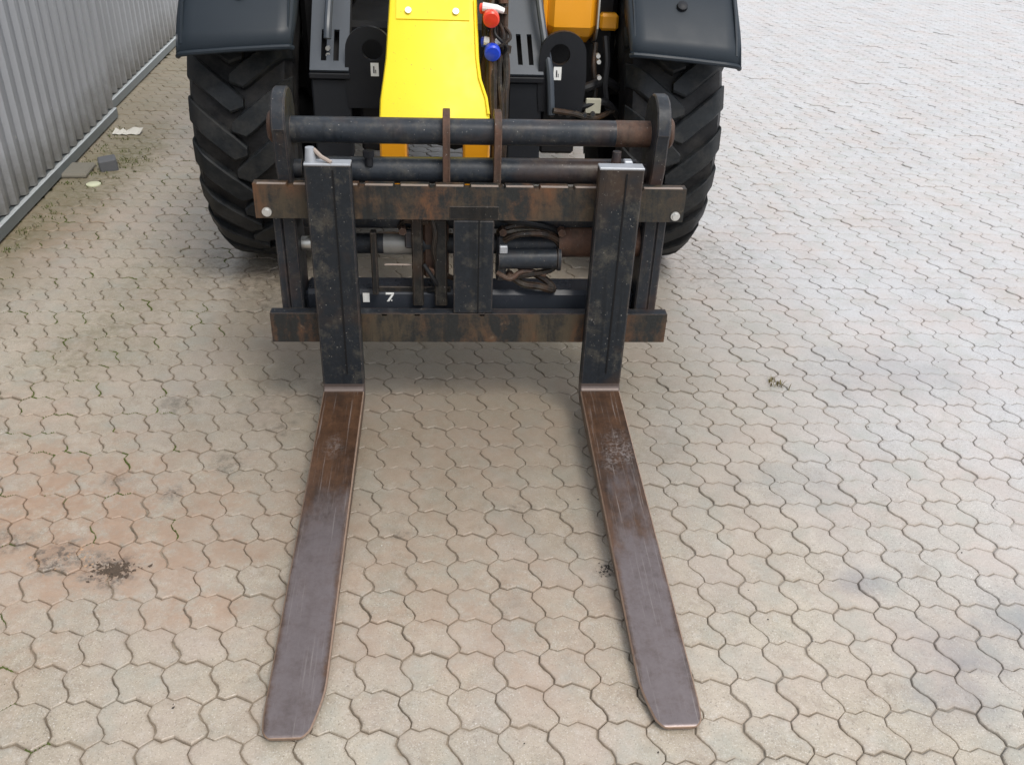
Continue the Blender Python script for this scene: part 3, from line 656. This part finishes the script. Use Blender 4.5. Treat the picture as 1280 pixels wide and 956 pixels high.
hose(cp,[(.10,.13,.46),(.15,.11,.43),(.20,.10,.425),(.245,.11,.41),(.22,.13,.435),(.14,.15,.47)],.012,'hydraulic_hose','greasy_hose')
hose(cp,[(.07,.10,.47),(.11,.09,.455),(.15,.10,.475),(.22,.11,.46)],.008,'hydraulic_hose','rust_brown')
hose(cp,[(-.22,.13,.60),(-.20,.11,.63),(-.15,.11,.625),(-.10,.12,.65)],.009,'hydraulic_hose','greasy_hose')
for x,z,r_c in ((-.21,.60,.012),(-.13,.47,.014),(-.10,.60,.016),(.085,.60,.012),(.11,.455,.013),(.26,.60,.012)):
    b=MB(); b.tube([(x,.125,z),(x,.095,z)],[r_c,r_c],6); cp(b,'lock_nut','rust_brown')
hose(cp,[(-.13,.10,.66),(-.115,.088,.60),(-.12,.09,.54),(-.10,.11,.47),(-.06,.12,.44)],.008,'hydraulic_hose','greasy_hose')
hose(cp,[(-.15,.09,.50),(-.125,.085,.46),(-.11,.10,.42),(-.14,.12,.40)],.007,'hydraulic_hose','hose_black')
hose(cp,[(.06,.14,.63),(.10,.10,.635),(.17,.10,.625),(.24,.12,.60),(.27,.14,.55),(.26,.13,.50)],.008,'hydraulic_hose','hose_black')
mb=MB(); mb.box(-.205,-.165,.10,.125,.545,.60,.004); cp(mb,'lock_plate','frame_paint')
mb=MB(); mb.box(-.30,-.07,.118,.125,.395,.412,.002); cp(mb,'beam_edge_strip','bar_strap')
mb=MB(); mb.box(-.268,-.17,.105,.112,.488,.4925,.001); cp(mb,'thin_rod','worn_edge')
# lower rear beam
mb=MB(); mb.box(-.515,.500,.115,.222,.300,.400,.012); cp(mb,'rear_beam','beam_gloss') if 'beam_gloss' in MAT else None
simple('beam_gloss',(.030,.034,.042),.28,0,.3,.1,20)
cp(mb,'rear_beam','beam_gloss')
# painted mark on the beam (a worn white 7 and a patch)
mb=MB()
mb.box(-.268,-.243,.1128,.1152,.388,.394,0); mb.add([(-.250,.1128,.389),(-.243,.1128,.389),(-.258,.1128,.365),(-.266,.1128,.365)],[(0,1,2,3)])
mb.box(-.2525,-.249,.1128,.1152,.366,.3695,0)
cp(mb,'painted_number','white_paint')
mb=MB(); mb.box(-.338,-.318,.1128,.1152,.362,.392,0); cp(mb,'paint_patch','white_paint')
# bolts at the bar ends
for x in (-.585,.580):
    b=MB(); b.tube([(x,B0+.001,.676),(x,B0-.004,.676)],.0135,20); b.tube([(x,B0-.004,.676),(x,B0-.011,.676)],.0095,6); bo=cp(b,'stop_bolt','zinc')
# =================================================================== TELEHANDLER
TH=empty('telehandler',(-.03,1.42,0),label='yellow telehandler with black fenders and big lugged tyres behind the fork carriage',cat='telehandler')
TI=Matrix.Translation((.03,-1.42,0))
def tp(mb,name,mat,parent=None,**k):
    o=mb.build(name,mat,parent or TH,**k)
    if parent is None: o.matrix_parent_inverse=TI
    return o
# --- wheels
def tyre_mesh():
    mb=MB(); prof=[(-.150,.30),(-.178,.36),(-.188,.44),(-.180,.51),(-.160,.548),(-.11,.560),(0,.565),(.11,.560),(.160,.548),(.180,.51),(.188,.44),(.178,.36),(.150,.30)]
    n=72; v=[];f=[]
    for k in range(n):
        a=2*PI*k/n
        for x,r in prof: v.append((x,r*math.cos(a),r*math.sin(a)))
    m=len(prof)
    for k in range(n):
        for j in range(m): f.append((k*m+j,((k+1)%n)*m+j,((k+1)%n)*m+(j+1)%m,k*m+(j+1)%m))
    mb.add(v,f); return mb
def lug_mesh(side):
    # broad industrial bar from the crown centre to the shoulder, sweeping up round the tyre
    mb=MB(); N=10; v=[]
    for s_ in range(N):
        t=s_/(N-1); x=-.022+.206*t
        r1=.595-.008*(t/.7)**2 if t<.7 else .587-.060*((t-.7)/.3)**1.6
        r0=.555 if t<.7 else .555-.06*((t-.7)/.3)
        ph=.10*t+(.20*(t-.25) if t>.25 else 0); hw=(.020+.075*min(1,t/.22))*.5/.6*(1 if t<.9 else 1.04); hw+=.010
        tw=.80
        for rr_,h in ((r0,hw),(r1-.006,hw*tw+.008),(r1,hw*tw-.004),(r1,-hw*tw+.004),(r1-.006,-hw*tw-.008),(r0,-hw)):
            a=ph+h; v.append((side*x,-rr_*math.cos(a),rr_*math.sin(a)))
    f=[]
    for s_ in range(N-1):
        for k in range(5): f.append((s_*6+k,s_*6+k+1,(s_+1)*6+k+1,(s_+1)*6+k))
    f.append(tuple(range(6))); f.append(tuple((N-1)*6+k for k in range(6)))
    mb.add(v,f); me=mb.build('tread_lug','rubber_lug',smooth=True,angle=28); return me
lug_proto={s:lug_mesh(s) for s in (-1,1)}
def wheel(x,y,flip):
    t=tyre_mesh().build('tyre','rubber',TH,smooth=True,angle=40); t.matrix_parent_inverse=TI; t.location=(x,y,.60)
    for s in (-1,1):
        for k in range(22):
            o=lug_proto[s].copy(); COL.objects.link(o); o.parent=t; o.rotation_euler=(-2*PI*(k+(.5 if s>0 else 0))/22,0,0)
    mb=MB(); n=40; prof=[(-.150,.305),(-.13,.285),(-.02,.27),(.03,.26),(.05,.12),(.07,.10),(.07,0.001)]
    if flip: prof=[(-a,b) for a,b in prof]
    v=[];f=[];m=len(prof)
    for k in range(n):
        a=2*PI*k/n
        for xx,r in prof: v.append((xx,r*math.cos(a),r*math.sin(a)))
    for k in range(n):
        for j in range(m-1): f.append((k*m+j,((k+1)%n)*m+j,((k+1)%n)*m+j+1,k*m+j+1))
    mb.add(v,f); rm=mb.build('rim','black_steel',t,smooth=True)
    return t
XR,XL=.755,-.815
for x,y,fl in ((XR,1.42,False),(XL,1.42,True),(XR,3.75,False),(XL,3.75,True)): wheel(x,y,fl)
for s in (-1,1): bpy.data.objects.remove(lug_proto[s])
# --- fenders: curved cover over each front tyre with rolled lip and side skirt
def fender(x0,x1,yc,outer):
    CY,CZ,RF=yc,.60,.715; N=26; a0,a1=R(31),R(165); v=[];f=[];mb=MB()
    prof=[]   # across the width: (x, dr)
    W_=x1-x0
    xs=[(x0,-.055),(x0,-.012),(x0+.010,0),(x0+.06,.004),((x0+x1)/2,.007),(x1-.06,.003),(x1-.018,-.003),(x1-.006,-.010),(x1,-.024),(x1+.001,-.062)]
    if outer<0: xs=[(x0+x1-a,b) for a,b in xs][::-1]
    m=len(xs)
    for i in range(N+1):
        flare=.03*max(0,1-i/2.5)
        for x,dr in xs:
            fo=(x-x0)/(x1-x0) if outer>0 else (x1-x)/(x1-x0)
            a=a0-R(2.6)*fo*max(0,1-i/12)+(a1-a0)*i/N
            k_=min(1,(i+.4)/3.2); dr=dr*k_ if dr<-.02 else dr; rr_=RF+dr+flare*.4; v.append((x-(x-(x0+x1)/2)*.035*max(0,1-i/1.6),CY-rr_*math.cos(a),CZ+rr_*math.sin(a)))
    for i in range(N):
        for k in range(m-1): f.append((i*m+k,i*m+k+1,(i+1)*m+k+1,(i+1)*m+k))
    mb.add(v,f); o=tp(mb,'fender','black_plastic',smooth=True,angle=50)
    sm=o.modifiers.new('thickness','SOLIDIFY'); sm.thickness=.008; sm.offset=-1
    # rolled lip along the front edge
    pts=[]
    for x,dr in (xs[1:-1]):
        fo=(x-x0)/(x1-x0) if outer>0 else (x1-x)/(x1-x0); aa=a0-R(2.6)*fo
        pts.append((x-(x-(x0+x1)/2)*.035,CY-(RF+dr+.010)*math.cos(aa)-.002,CZ+(RF+dr+.010)*math.sin(aa)-.002))
    mb=MB(); mb.tube(pts,.009,8); lp=mb.build('lip','black_plastic',o,smooth=True)
    # rib running back along the inner and outer edge
    for xx in (x0+.022,x1-.022):
        pts=[(xx,CY-(RF+.004)*math.cos(a),CZ+(RF+.004)*math.sin(a)) for a in np.linspace(a0,a1,24)]
        mb=MB(); mb.tube(pts,.005,6); mb.build('edge_rib','black_plastic',o,smooth=True)
    a=R(45); c=((x0+x1)/2-outer*.01,CY-(RF+.012)*math.cos(a),CZ+(RF+.012)*math.sin(a))
    d=Vector((0,-math.cos(a),math.sin(a))); mb=MB(); p=Vector(c); mb.tube([p-d*.006,p+d*.006,p+d*.009],[.020,.018,.010],14); mb.build('bolt_cover','black_steel',o,smooth=True)
    return o
fender(.545,.945,1.42,1)
fender(-.985,-.590,1.42,-1)
for x0,x1,s in ((.545,.945,1),(-.985,-.59,-1)): fender(x0,x1,3.75,s)
# --- boom with gooseneck nose
def boom():
    # centre line stations: (y,z of the top/front face), half widths left/right x
    st=[(.352,.700,-.286,.052),(.358,.845,-.286,.052),(.405,.905,-.284,.047),(.445,.955,-.276,.028),(.49,1.01,-.268,.020),(.60,1.155,-.258,.014),(.80,1.42,-.245,.0),(1.1,1.56,-.235,-.01),(4.4,1.60,-.235,-.01)]
    mb=MB(); v=[];b=.012
    prev=None
    for i,(y,z,xa,xb) in enumerate(st):
        a=st[max(i-1,0)]; c=st[min(i+1,len(st)-1)]; t=Vector((c[0]-a[0],c[1]-a[1])).normalized(); nrm=Vector((t.y,-t.x))  # inward (back/down)
        dep=.26 if i>1 else (.10 if i==0 else .16)
        for x,dd in ((xa,dep),(xa,b),(xa+b*.35,b*.3),(xa+b,0),(xb-b,0),(xb-b*.35,b*.3),(xb,b),(xb,dep)):
            v.append((x,y+nrm.x*dd,z+nrm.y*dd))
    m=8;f=[]
    for i in range(len(st)-1):
        for k in range(m): f.append((i*m+k,i*m+(k+1)%m,(i+1)*m+(k+1)%m,(i+1)*m+k))
    f.append(tuple(range(m)));f.append(tuple((len(st)-1)*m+k for k in range(m)))
    # drop the lower nose front so the two cheeks stand apart
    return mb,v,f
mb,v,f=boom(); f=[q for q in f if not (max(q)<16)]; f.append(tuple(range(8,16)))
mb.add(v,f); bm_=tp(mb,'boom','yellow_paint',smooth=True,angle=35)
bm_.matrix_parent_inverse=TI
# cheeks of the nose
for x0,x1 in ((-.286,-.204),(-.030,.052)):
    mb=MB(); mb.box(x0,x1,.355,.50,.60,.8445,.006); o=tp(mb,'nose_cheek','shaded_yellow_paint')
# cover plate with two bolts
def onboom(y0,lift):   # point on slope between station 5 (.49,1.01) and (.60,1.155)
    t=(y0-.49)/.11; z=1.01+.145*t; d=Vector((.145,-.11)).normalized()   # (ny,nz) flipped
    return (y0-d.x*lift, z-d.y*lift)
mb=MB(); v=[]
for yy in (.563,.80-.02):
    for x in (-.235,-.010):
        if yy<.6: a=onboom(yy,.004)
        else:
            t=(yy-.60)/.2; d=Vector((.265,-.2)).normalized(); a=(yy-d.x*.004,1.155+.265*t-d.y*.004)
        v.append((x,*a))
mb.add(v,[(0,1,3,2)]); o=tp(mb,'cover_plate','yellow_paint'); o.modifiers.new('thickness','SOLIDIFY').thickness=.005
for x in (-.198,-.052):
    a=onboom(.578,.0); d=Vector((.145,-.11)).normalized(); mb=MB(); mb.tube([(x,a[0],a[1]),(x,a[0]-d.x*.012,a[1]-d.y*.012)],[.011,.010],12); tp(mb,'cover_bolt','zinc')
# raised rib along the boom's right edge
mb=MB(); mb.tube([(.0465,.372,.872),(.040,.405,.912),(.020,.445,.962),(.012,.49,1.017),(.006,.60,1.162)],.0045,6); tp(mb,'edge_weld','yellow_paint',smooth=True)
# --- chassis
mb=MB(); mb.box(-.47,.41,1.12,4.4,.60,1.0,.02); tp(mb,'chassis','dark_chassis')
mb=MB(); mb.tube([(-.70,1.42,.60),(.64,1.42,.60)],.085,20); mb.tube([(-.25,1.42,.60),(-.05,1.42,.60),(.15,1.42,.60)],[.10,.155,.10],20); tp(mb,'front_axle','dark_chassis',smooth=True)
mb=MB(); mb.tube([(-.70,3.75,.60),(.64,3.75,.60)],.085,20); mb.tube([(-.25,3.75,.60),(-.05,3.75,.60),(.15,3.75,.60)],[.10,.155,.10],20); tp(mb,'rear_axle','dark_chassis',smooth=True)
# front cross member visible behind the lower tube
mb=MB(); mb.box(-.47,.41,1.04,1.12,.60,.72,.01); tp(mb,'front_cross_member','black_steel')
simple('black_plastic_matt',(.016,.018,.022),.5,0,.2,.1,80)
simple('skylit_plastic',(.055,.066,.082),.40,0,.2,.1,60)  # lighter copy of the black plastic, bluish sky light put into the colour
# --- sloped plastic covers with cooling slots, one each side of the boom
def cover(s):
    # s=+1 right of the boom. Sloped plate, ledge, lower plate
    x0,x1=(.140,.262) if s>0 else (-.56,-.425)
    mb=MB(); A=(.90,.868);B=(1.28,1.25)
    # plate with slots cut out: strips between
    w=x1-x0
    def P(x,t,l=0): return (x,A[0]+(B[0]-A[0])*t+.006*l,A[1]+(B[1]-A[1])*t-.006*l)
    xs=[x0,x0+w*.28,x0+w*.42,x0+w*.60,x0+w*.74,x1]; ts=[0,.07,.30,1.0]
    v=[P(x-.028*t*s*(1 if s>0 else 0),t) for t in ts for x in xs]; n=len(xs); f=[]
    for r_ in range(3):
        for k in range(n-1):
            if r_==1 and k in (1,3): continue
            f.append((r_*n+k,r_*n+k+1,(r_+1)*n+k+1,(r_+1)*n+k))
    mb.add(v,f); o=tp(mb,'slotted_cover','skylit_plastic'); m=o.modifiers.new('thickness','SOLIDIFY'); m.thickness=.012; m.offset=-1
    mb=MB(); v=[P(x0,-.02,5),P(x1,-.02,5),P(x1,.6,5),P(x0,.6,5)]; mb.add(v,[(0,1,2,3)]); tp(mb,'slot_backing','dark_chassis')
    mb=MB(); mb.box(x0-.004,x1+.004,.892,.93,.846,.8655,.003); tp(mb,'cover_ledge','black_steel')
    mb=MB(); mb.box(x0,x1,.905,.96,.56,.845,.006); tp(mb,'lower_cover','black_plastic_matt')
cover(1); cover(-1)
# ridge rail beside the right cover, curving down
def rail(pts,name='edge_rail'):
    P=[Vector(p) for p in pts]; out=[]
    for i in range(len(P)-1):
        p0=P[max(i-1,0)];p1=P[i];p2=P[i+1];p3=P[min(i+2,len(P)-1)]
        for k in range(6):
            t=k/6; out.append(.5*((2*p1)+(p2-p0)*t+(2*p0-5*p1+4*p2-p3)*t*t+(3*p1-p0-3*p2+p3)*t**3))
    out.append(P[-1]); mb=MB(); mb.tube(out,.0135,10); return tp(mb,name,'skylit_plastic',smooth=True)
rail([(.296,.88,.74),(.292,.885,.80),(.282,.90,.90),(.262,.95,1.00),(.247,1.02,1.10),(.235,1.15,1.25)])
rail([(-.492,.90,.98),(-.490,.92,1.02),(-.487,.97,1.08),(-.483,1.05,1.16),(-.475,1.2,1.28)])
# --- lug plates with a round hole and a small white label
def lug_plate(xc,m):
    mb=MB(); n=28; cy,cz,ro,ri=0,.945,.082,.036; x0,x1=-.060,.085
    # plate lies in the XZ plane, thickness along Y; ring + skirt
    yf,yb=.90,.925
    v=[]; inner=[];outer=[]
    for k in range(n):
        a=2*PI*k/n; inner.append((xc+ri*math.cos(a),cz+ri*math.sin(a)))
        ca,sa=math.cos(a),math.sin(a)
        if sa>=-.05: outer.append((xc+m*.012+ro*ca,cz+ro*sa*.95))
        else:
            # stretch the lower half down into the skirt
            t=(-sa); outer.append((xc+m*.012+ca*(ro+.030*t)/max(.25,1) if abs(ca)>.0 else xc, cz-(.20*min(1,t*1.6))))
    v=[(x,yf,z) for x,z in inner]+[(x,yf,z) for x,z in outer]+[(x,yb,z) for x,z in outer]+[(x,yb,z) for x,z in inner]
    f=[]
    for r_ in range(4):
        for k in range(n): f.append((r_*n+k,r_*n+(k+1)%n,((r_+1)%4)*n+(k+1)%n,((r_+1)%4)*n+k))
    mb.add(v,f); o=tp(mb,'lifting_lug','black_steel',smooth=True,angle=30)
    lx=xc-m*.006
    mb=MB(); mb.box(lx-.014,lx+.014,yf-.0035,yf-.001,.858,.903,0); s_=tp(mb,'label','white_paint')
    mb=MB(); mb.box(lx-.005,lx-.001,yf-.0045,yf-.0037,.868,.892,0); mb.box(lx+.002,lx+.0045,yf-.0045,yf-.0037,.868,.880,0); tp(mb,'label_print','ink')
    mb=MB(); mb.box(xc-.055,xc+.075 if m>0 else xc+.055,.93,1.12,.58,.80,.01); tp(mb,'lug_base','dark_chassis')
lug_plate(.318,1); lug_plate(-.340,-1)
# --- shaded yellow cylinder and bracket behind the right lug
mb=MB(); mb.prism_x([(1.13,.945),(1.075,.975),(1.05,1.01),(1.05,1.28),(1.09,1.32),(1.34,1.32),(1.34,.945)],.285,.462,0,.022); tp(mb,'shaded_yellow_housing','shaded_yellow_paint')
mb=MB(); mb.prism_x([(1.13,.955),(1.07,.985),(1.06,1.30),(1.30,1.30),(1.30,.955)],.262,.2845,0,.006); tp(mb,'housing_end_plate','shaded_yellow_paint')
mb=MB(); mb.prism_x([(1.13,.938),(1.07,.968),(1.042,1.008),(1.042,1.285),(1.09,1.33),(1.34,1.33),(1.34,.938)],.4625,.470,0,.001); tp(mb,'housing_flange','bare_steel')
mb=MB(); mb.box(.489,.56,1.14,1.22,.985,1.045,.01); tp(mb,'shaded_yellow_bracket','shaded_yellow_paint')
mb=MB(); mb.box(.503,.540,.93,.99,.62,.69,.006); tp(mb,'shaded_yellow_foot','shaded_yellow_paint')
# steering link, lines and fittings in the gap beside the right tyre
hose(tp,[(.36,.97,.80),(.43,.96,.82),(.50,1.0,.835),(.56,1.05,.80)],.017,'steering_line','hose_black')
hose(tp,[(.34,.95,.72),(.42,.93,.76),(.50,.95,.77),(.57,1.02,.70)],.014,'steering_line','hose_black')
hose(tp,[(.30,.86,.76),(.38,.88,.745),(.46,.92,.72),(.54,.98,.735)],.010,'steering_line','greasy_hose')
hose(tp,[(.50,1.05,.98),(.505,1.0,.9),(.50,.98,.82),(.52,.97,.72)],.012,'brake_hose','hose_black')
hose(tp,[(.47,1.08,.95),(.46,1.02,.88),(.47,1.0,.80),(.455,.98,.70)],.009,'brake_hose','greasy_hose')
mb=MB(); mb.box(.425,.482,.92,.93,.735,.79,.003); tp(mb,'small_bracket','bracket_buff') if 'bracket_buff' in MAT else None
simple('bracket_buff',(.42,.40,.31),.6,0,.2,.2); tp(mb,'small_bracket','bracket_buff')
for x,z in ((.460,.935),(.464,.915),(.47,.86),(-.498,.94),(-.498,.918)):
    b=MB(); b.tube([(x,.955,z),(x,.935,z)],.008,10); tp(b,'hose_fitting','zinc')
for k in range(6):
    b=MB(); x=.30+.03*k; b.tube([(x,.90,.738+.004*(k%2)),(x,.885,.738+.004*(k%2))],.009,8); tp(b,'flange_bolt','frame_paint')
# inner wheel arch behind the tyres
for x0,x1 in ((.42,.56),(-.62,-.48)):
    mb=MB(); mb.box(x0,x1,1.18,1.75,.70,1.20,.02); tp(mb,'inner_arch','dark_chassis')
# --- hose bundle coming down beside the boom, with capped couplings
rr=random.Random(11)
for k in range(17):
    x=.050+.0036*k+rr.uniform(-.004,.004); y0=.66+rr.uniform(-.07,.05); w_=rr.uniform(-.014,.014); xe=.10+(x-.10)*.55
    pts=[(x-.004,y0+.18,1.36),(x+w_*.4,y0+.05,1.20),(x+w_,y0-.01+rr.uniform(-.012,.012),1.06),(x-w_,y0-.05,.95),(x+w_*.8+.004,y0-.09,.84),(xe,y0-.12,.72),(xe-.008,y0-.10,.60)]
    hose(tp,pts,rr.uniform(.008,.0135),'hydraulic_hose','greasy_hose' if k%4 else 'rust_brown')
for k in range(9):
    x=.054+.0065*k+rr.uniform(-.005,.005); z=rr.uniform(.80,1.19); y=.60-(1.1-z)*.13+rr.uniform(-.01,.01)
    mb=MB(); mb.tube([(x,y,z),(x+rr.uniform(-.004,.004),y-.006,z-.022)],rr.uniform(.013,.017),8); tp(mb,'hose_ferrule','rust_brown' if k%2 else 'greasy_hose')
for z,y in ((1.0,.595),(.87,.565)):
    mb=MB(); mb.box(.050,.118,y-.018,y-.006,z-.006,z+.006,.003); tp(mb,'hose_clamp','greasy_hose')
for k in range(8):
    x0=.052+rr.uniform(0,.052); z=rr.uniform(.78,1.15); y=.575-(1.1-z)*.12
    hose(tp,[(x0,y+.03,z+.05),(x0+rr.uniform(-.02,.02),y-.008,z+.02),(x0+rr.uniform(-.03,.03),y-.012,z-.02),(x0+rr.uniform(-.01,.03),y+.02,z-.06)],.0055,'thin_line','greasy_hose' if k%2 else 'hose_black')
def coupling(x,y,z,mat,name):
    mb=MB(); mb.tube([(x,y,z),(x,y-.010,z-.002),(x,y-.030,z-.006),(x,y-.034,z-.007)],[.020,.0255,.0255,.021],20); c=tp(mb,name,mat,smooth=True,angle=40)
    mb=MB(); mb.tube([(x,y+.07,z+.012),(x,y+.002,z)],[.015,.018],14); tp(mb,'coupling_body','zinc',smooth=True)
    mb=MB(); mb.tube([(x-.025,y+.02,z+.022),(x+.018,y+.015,z+.020),(x+.040,y+.02,z+.012)],[.014,.011,.009],10); tp(mb,'coupling_clip',mat if x<.0 else 'white_paint',smooth=True)
    mb=MB(); mb.tube([(x-.030,y+.03,z+.016),(x-.004,y+.02,z+.018)],[.016,.016],12); tp(mb,'cap_strap',mat,smooth=True)
coupling(.056,.56,1.123,'red_plastic','red_dust_cap')
coupling(.062,.56,1.024,'blue_plastic','blue_dust_cap')
mb=MB(); mb.tube([(.068,.60,1.085),(.070,.595,1.035)],.011,10); tp(mb,'coupling_pipe','zinc',smooth=True)
mb=MB(); mb.tube([(.050,.60,1.195),(.085,.60,1.19)],.014,10); tp(mb,'coupling_pipe','white_paint',smooth=True)
mb=MB(); mb.box(.070,.094,.30,.325,.845,.862,.003); tp(mb,'small_clamp','rust_brown')
# --- body behind: cab on the left, engine cover on the right
mb=MB(); mb.box(-.98,-.32,1.95,3.25,.98,1.30,.03); tp(mb,'cab_base','dark_chassis')
mb=MB(); mb.box(-.96,-.34,2.0,3.2,1.305,2.15,.04); cabg=tp(mb,'cab_glazing','glass_dark')
mb=MB(); mb.box(-.99,-.30,1.93,3.28,2.155,2.24,.03); tp(mb,'cab_roof','yellow_paint')
for x in (-.955,-.345):
    for y in (1.985,3.215):
        mb=MB(); mb.box(x-.02,x+.02,y-.02,y+.02,1.305,2.153,.004); tp(mb,'cab_pillar','black_steel')
mb=MB(); mb.box(.12,.94,2.15,4.3,.98,1.38,.05); tp(mb,'engine_cover','yellow_paint')
mb=MB(); mb.box(-.9,.85,4.41,4.7,.55,1.45,.06); tp(mb,'counterweight','dark_chassis')
# =================================================================== LOOSE THINGS ON THE YARD
def chunks(cx,cy,rx,ry,n,s0,s1,seed,flat=.45):
    r_=random.Random(seed); mb=MB()
    for _ in range(n):
        a=r_.uniform(0,2*PI); d=abs(r_.gauss(0,.5)); x=cx+math.cos(a)*rx*d; y=cy+math.sin(a)*ry*d; s=r_.uniform(s0,s1)
        if s>s1*.9: s*=1.2
        v=[];ang=r_.uniform(0,PI)
        for dx,dy,dz in ((1,0,.1),(0,1,.1),(-1,0,.1),(0,-1,.1),(0,0,1),(0,0,-.3)):
            k=r_.uniform(.6,1.25); ex=dx*math.cos(ang)-dy*math.sin(ang)*.6; ey=dx*math.sin(ang)+dy*math.cos(ang)*.6
            v.append((x+ex*s*k,y+ey*s*k,max(-.004,dz*s*flat*k)))
        mb.add(v,[(0,1,4),(1,2,4),(2,3,4),(3,0,4),(1,0,5),(2,1,5),(3,2,5),(0,3,5)])
    return mb
def stuff(mb,name,mat,label,cat): o=mb.build(name,mat); tag(o,label,cat,kind='stuff'); return o
stuff(chunks(-.915,-.665,.060,.035,230,.002,.0075,1,.25),'soil_crumbs','mulch','dark crumbs of soil and bark scattered left of the left pallet fork','soil')
stuff(chunks(-1.04,-.61,.10,.07,110,.002,.006,2),'clay_crumbs','clay_crumb','reddish clay crumbs beside the dark soil patch','clay')
stuff(chunks(.322,-.70,.026,.030,60,.002,.006,4),'tar_lump','dark_grit','dark crumbly patch against the inner edge of the right pallet fork','dirt')
stuff(chunks(-.66,-1.09,.010,.022,20,.002,.006,5),'charcoal_smear','dark_grit','short black smear on the paving left of the left fork tip','dirt')
r_=random.Random(21)
mb=MB(); mw=MB()
for k in range(420):
    x=r_.uniform(-1.9,2.2); y=r_.uniform(-1.4,2.2)
    (mb if k%3 else mw).add(*(lambda c:(c.v,c.f))(chunks(x,y,.002,.002,1,.0012,.0034,k)))
stuff(mb,'dark_grit_specks','dark_grit','tiny dark grit specks strewn over the paving','grit')
stuff(mw,'pale_grit_specks','grit','tiny pale grit specks strewn over the paving','grit')
def tufts(spots,seed,mat,name,label,cat,h=(.012,.035),n=16,sp=.02):
    r_=random.Random(seed); mb=MB()
    for sx,sy in spots:
        for _ in range(n):
            x=sx+r_.gauss(0,sp); y=sy+r_.gauss(0,sp); a=r_.uniform(0,2*PI); l=r_.uniform(*h); b=r_.uniform(.0012,.003); le=r_.uniform(.3,1.0)*l
            dx,dy=math.cos(a),math.sin(a)
            mb.add([(x-dy*b,y+dx*b,-.005),(x+dy*b,y-dx*b,-.005),(x+dx*le*.5+dy*b*.8,y+dy*le*.5-dx*b*.8,l*.6),(x+dx*le*.5-dy*b*.8,y+dy*le*.5+dx*b*.8,l*.6),(x+dx*le,y+dy*le,l)],[(0,1,2,3),(3,2,4)])
    o=mb.build(name,mat); tag(o,label,cat,kind='stuff'); return o
r_=random.Random(5)
spots=[(WX(y)+.04+abs(r_.gauss(0,.06)),y) for y in [r_.uniform(1.3,3.2) for _ in range(34)]]+[(-1.84+r_.gauss(0,.05),2.5+r_.gauss(0,.12)) for _ in range(26)]
tufts(spots,1,'moss','wall_foot_moss','moss and small weeds growing along the foot of the corrugated wall','moss',(.004,.013),12,.016)
# moss lying in joints: follow the joint outlines of stones on the left
jm=[];mb=MB(); r_=random.Random(9)
sel=[k for k in range(len(stones)) if stones[k][0]<(-1.15+.35*r_.random() if stones[k][1]>-.3 else -.72-.35*r_.random()) and -1.3<stones[k][1]<2.6]
for k in sel:
    for (o_,m_,t_) in TPL:
        P=inset(o_,-.002)-CTR+stones[k]
        st=r_.randrange(len(P))
        if r_.random()<(.75 if -.2<stones[k][1]<1.1 else .4):
            for q_ in range(r_.randrange(2,6)):
                a=P[(st+q_)%len(P)];b=P[(st+q_+1)%len(P)]
                for t in np.linspace(0,1,5)[:-1]:
                    x,y=a+(b-a)*t; s=r_.uniform(.003,.007); h=r_.uniform(-.001,.004)
                    mb.add([(x-s,y,-.006),(x,y-s,-.006),(x+s,y,-.006),(x,y+s,-.006),(x,y,h)],[(0,1,4),(1,2,4),(2,3,4),(3,0,4)])
stuff(mb,'joint_moss','moss','green moss growing in the paving joints at the left','moss')
simple('weed',(.17,.14,.06),.9,0,.4,.2); tufts([(1.06,.215),(1.075,.20),(1.05,.235)],3,'weed','joint_weed','small dry weed tuft growing in a joint right of the right fork','weed',(.01,.03),10,.010)
